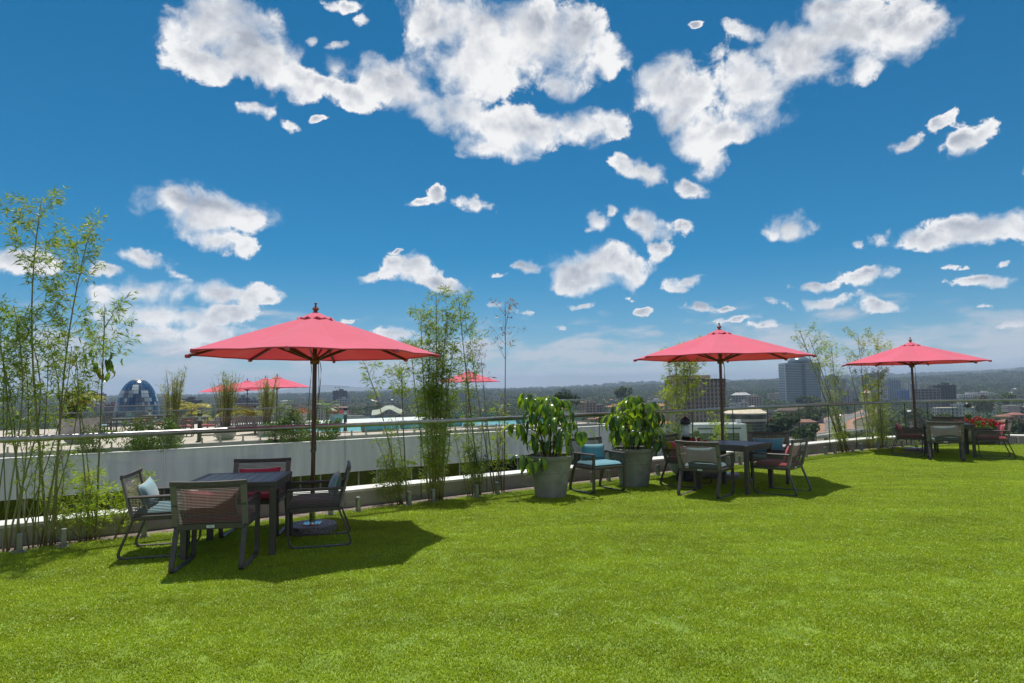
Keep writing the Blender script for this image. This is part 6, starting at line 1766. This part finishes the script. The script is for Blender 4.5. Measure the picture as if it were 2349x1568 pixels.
# low flower bowls on the lawn
def flower_bowl(x, y, r, h, label, flabel, rs, cat='flowers'):
    bowl(x, y, 0, r, h, label, group='low grey flower bowls on the lawn')
    random.seed(rs); t = thing('geranium', flabel, cat, (x, y, h * .9), 0, 'red flowering plants in low bowls')
    lf = Leaves(); pet = mat('red_petal', (.55, .012, .045), .6, trans=.25); fm = []
    for q in range(3):
        mb = MB()
        for _ in range(9):
            d = Vector((random.gauss(0, 1), random.gauss(0, 1), random.gauss(.4, .8))).normalized(); a = d.orthogonal().normalized(); b = d.cross(a); c = d * .024
            mb.add([c + a * .019, c + b * .019 + d * .006, c - a * .019, c - b * .019 + d * .006], [(0, 1, 2, 3)])
        fm.append(mb.mesh('flower', pet))
    for k in range(90):
        a = random.uniform(0, 6.283); rr = r * 1.05 * math.sqrt(random.random()); z = .10 + .26 * (1 - (rr / r) ** 2 * .6) * random.uniform(.6, 1.1)
        put('flower', fm[k % 3], t, (rr * math.cos(a), rr * math.sin(a), z), random.random() * 6, random.uniform(.9, 1.5))
    for k in range(1500):
        a = random.uniform(0, 6.283); rr = r * math.sqrt(random.random()); z = .28 * random.random() * (1.1 - (rr / r) * .4)
        lf.blade(Vector((rr * math.cos(a), rr * math.sin(a), z)), Vector((random.gauss(0, 1), random.gauss(0, 1), random.gauss(.3, .6))), .055, .045, random.random())
    put('leaves', lf.mesh('leaves', LM_BAMD), t, kind='stuff')
p = gp(2262, 1020); flower_bowl(p.x, p.y + .35, .62, .36, 'low grey bowl planter behind the right table', 'red geraniums in the bowl behind the right table', 4)
flower_bowl(3.30, 12.05, .50, .33, 'low grey bowl planter hidden behind the middle table', 'red geraniums behind the middle table, beside the bollard', 5)

# bamboo between glass and parapet
def bx(px, off=.36):
    s = gl_s_of_px(px); p = gl_pt(s) + gl_n(s) * off; return (float(p[0]), float(p[1]), -.05)
GBM = 'bamboo clumps between the glass railing and the parapet'
random.seed(3)
# far left leafy clump
bamboo('dense leafy bamboo clump at the left edge of the picture', bx(28), fan(6, .24, .28, 2.1, 2.9, .010, .45, 1.0, .22, lean=(-.07, 0)) + fan(2, .25, .1, 1.6, 2.1, .009, .5, 1.0), 51, leafscale=0.8)
bamboo('leafy bamboo beside the left edge clump, a little lower', bx(72), fan(3, .14, .16, 1.8, 2.4, .010, .5, .9, .2) + fan(3, .2, .1, .9, 1.4, .008, .4, .5), 52, leafscale=0.8)
# tall forked pair
bamboo('tallest bamboo with two thin dark stems and sparse leaves high against the sky', bx(106, .30), [(0, 0, -.20, 0, 3.95, .014, .50, 1.5, .12), (.03, .02, .34, .05, 3.60, .013, .48, 1.5, .12)] + fan(4, .10, .06, .9, 1.4, .009, .35, .5), 53, leafscale=1.0)
bamboo('slender bamboo with a leafy tuft on top left of the leftmost chair', bx(222, .34), [(0, 0, .02, 0, 2.72, .012, .66, 1.35, .02)] + [(-.05, 0, -.28, 0, 1.9, .010, .7, .25, .05), (.0, 0, -.35, 0, 2.0, .008, .8, .15, .05)], 54)
bamboo('low bushy bamboo behind the leftmost chair', bx(232, .38), fan(13, .36, .16, .35, .85, .008, .15, .8, lean=(.1, 0)), 55, LM_BAMY)
bamboo('low bushy bamboo left of the leftmost chair', bx(172, .36), fan(6, .26, .12, .35, .8, .008, .2, .6), 56, LM_BAM)
# middle clumps
bamboo('bamboo with a bent leafy top left of the big clump', bx(948, .36), [(0, 0, -.62, .05, 2.18, .012, .62, 1.0, .10), (.06, 0, -.02, 0, 2.05, .013, .66, 2.6, .02)] + fan(5, .10, .07, .8, 1.35, .008, .30, .6, lean=(-.15, 0)), 57, LM_BAM, leafscale=0.8)
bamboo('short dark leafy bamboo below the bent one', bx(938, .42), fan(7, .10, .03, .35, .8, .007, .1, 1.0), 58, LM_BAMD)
bamboo('biggest bamboo clump in the middle with a broad leafy top', bx(1022, .36), [(.02, 0, .04, 0, 3.22, .013, .42, 1.35, .05), (-.04, 0, -.20, 0, 2.95, .012, .40, 1.3, .08), (.06, 0, .22, .05, 2.9, .012, .40, 1.3, .08), (-.08, 0, -.38, .05, 2.5, .011, .40, 1.2, .08), (.1, .02, .34, 0, 2.45, .011, .35, 1.2, .08)] + fan(9, .13, .12, 1.6, 2.4, .010, .22, 1.2) + fan(9, .14, .07, .7, 1.5, .008, .2, .8), 59, leafscale=0.85)
bamboo('tall bamboo with one leaning leafy stem right of the big clump', bx(1112, .36), [(.12, 0, -.20, 0, 3.22, .012, .44, 1.5, .08), (0, 0, -.05, 0, 2.3, .010, .4, 1.0, .05)] + fan(5, .12, .08, .8, 1.4, .008, .25, .7), 60, leafscale=0.75)
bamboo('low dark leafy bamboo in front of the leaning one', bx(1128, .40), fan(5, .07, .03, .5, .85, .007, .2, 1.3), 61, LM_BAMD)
bamboo('dry brown bare bamboo stem with withered twigs', bx(1182, .34), [(0, 0, .06, 0, 3.15, .010, .62, .25, .04)], 62, LM_DRYL, M_DRY)
bamboo('two leaning half bare bamboo stems left of the dry one', bx(1160, .34), [(0, 0, -.34, 0, 2.35, .011, .8, .35, .03), (.03, 0, -.18, 0, 2.2, .010, .8, .3, .03)], 63, LM_DRYL, M_CULMY)
bamboo('short leafy bamboo left of the first potted tree', bx(1176, .38), fan(5, .10, .06, .9, 1.6, .007, .25, .5), 64, LM_BAMY)
# behind the middle table
bamboo('pale green bamboo behind the middle parasol pole, left stems', bx(1590, .38), fan(5, .20, .20, 1.5, 2.45, .009, .42, 1.1, lean=(.02, 0)) + fan(3, .3, .2, 1.0, 1.7, .007, .40, .6, lean=(-.14, 0)), 65, LM_BAMY)
bamboo('pale green bamboo behind the middle parasol pole, right stems', bx(1628, .36), fan(3, .12, .12, 1.9, 2.7, .009, .50, 1.2), 66, LM_BAMY)
bamboo('low pale bamboo just right of the middle parasol pole', bx(1690, .36), fan(5, .16, .1, .7, 1.2, .008, .2, .6), 67, LM_BAMY)
# right group
bamboo('leaning yellow stemmed bamboo with a feathery bent tip', bx(1962, .30), [(0, 0, -.95, 0, 3.05, .020, .66, .50, .05), (.1, 0, -.72, 0, 2.9, .016, .66, .50, .05), (.15, 0, -.60, 0, 2.3, .013, .7, .25, .05)] + fan(5, .12, .08, 1.2, 2.2, .009, .5, .25, lean=(-.2, 0)), 68, LM_BAM, M_CULMY)
bamboo('upright thin bamboo right of the leaning yellow one', bx(1968, .42), [(0, 0, -.14, 0, 2.75, .012, .45, .9, .03), (.05, 0, -.35, 0, 2.3, .010, .45, .5, .05)] + fan(6, .12, .1, .6, 1.2, .008, .15, .8), 69, LM_BAMY, M_CULMY)
bamboo('thin dark bamboo stem with a leafy head behind the right parasol canopy', bx(2024, .36), [(0, 0, -.14, 0, 3.05, .013, .58, .9, .02), (.03, 0, .0, 0, 2.0, .009, .5, .3, .04), (.0, 0, -.45, 0, 2.35, .010, .6, .35, .06)], 70, LM_BAM)
bamboo('dense leafy bamboo left of the right table', bx(2052, .38), [(0, 0, .10, 0, 3.0, .013, .45, .9, .02)] + fan(8, .22, .16, 1.3, 2.3, .010, .15, .9) + fan(7, .22, .12, .6, 1.3, .008, .1, .9), 71, LM_BAMY)
# creeping vine with big leaves on the slender bamboo
random.seed(12); b = bx(215, .30); vt = thing('climbing_vine', 'climbing vine with broad green and yellowing leaves high on the slender bamboo', 'vine', (b[0], b[1], 1.93))
put('vine_stem', MB().tube([(0, 0, -.4), (.03, 0, -.1), (-.02, 0, .18), (.06, 0, .25)], .004, 5).mesh('vine_stem', M_CULM), vt)
ym = mat('yellowed_leaf', (.42, .27, .03), .5, trans=.4)
for k in range(20):
    q = (random.gauss(-.02, .09), random.gauss(0, .05), random.uniform(-.05, .30)); me = big_leaf_mesh(k % 8)
    if k in (4, 5): me = me.copy(); me.materials[0] = ym
    o = put('leaf', me, vt, q, None, random.uniform(.42, .68)); o.rotation_euler = (random.gauss(0, .4), random.uniform(.8, 1.5), random.uniform(0, 6.28))
# fallen leaves on the turf
random.seed(9); fl = Leaves()
for k in range(70):
    d = random.uniform(3.6, 9); x = random.uniform(-.75, .75) * d
    fl.blade(Vector((x, d, .033)), Vector((random.gauss(0, 1), random.gauss(0, 1), .05)), random.uniform(.03, .06), random.uniform(.006, .010), random.random(), Vector((0, 0, 1)))
put('fallen_leaves', fl.mesh('fallen_leaves', leafmat('fallen_leaf', (.45, .40, .25), (.55, .48, .30), None, .2)), kind='stuff', label='small dry bamboo leaves fallen on the turf')
build_terrace()
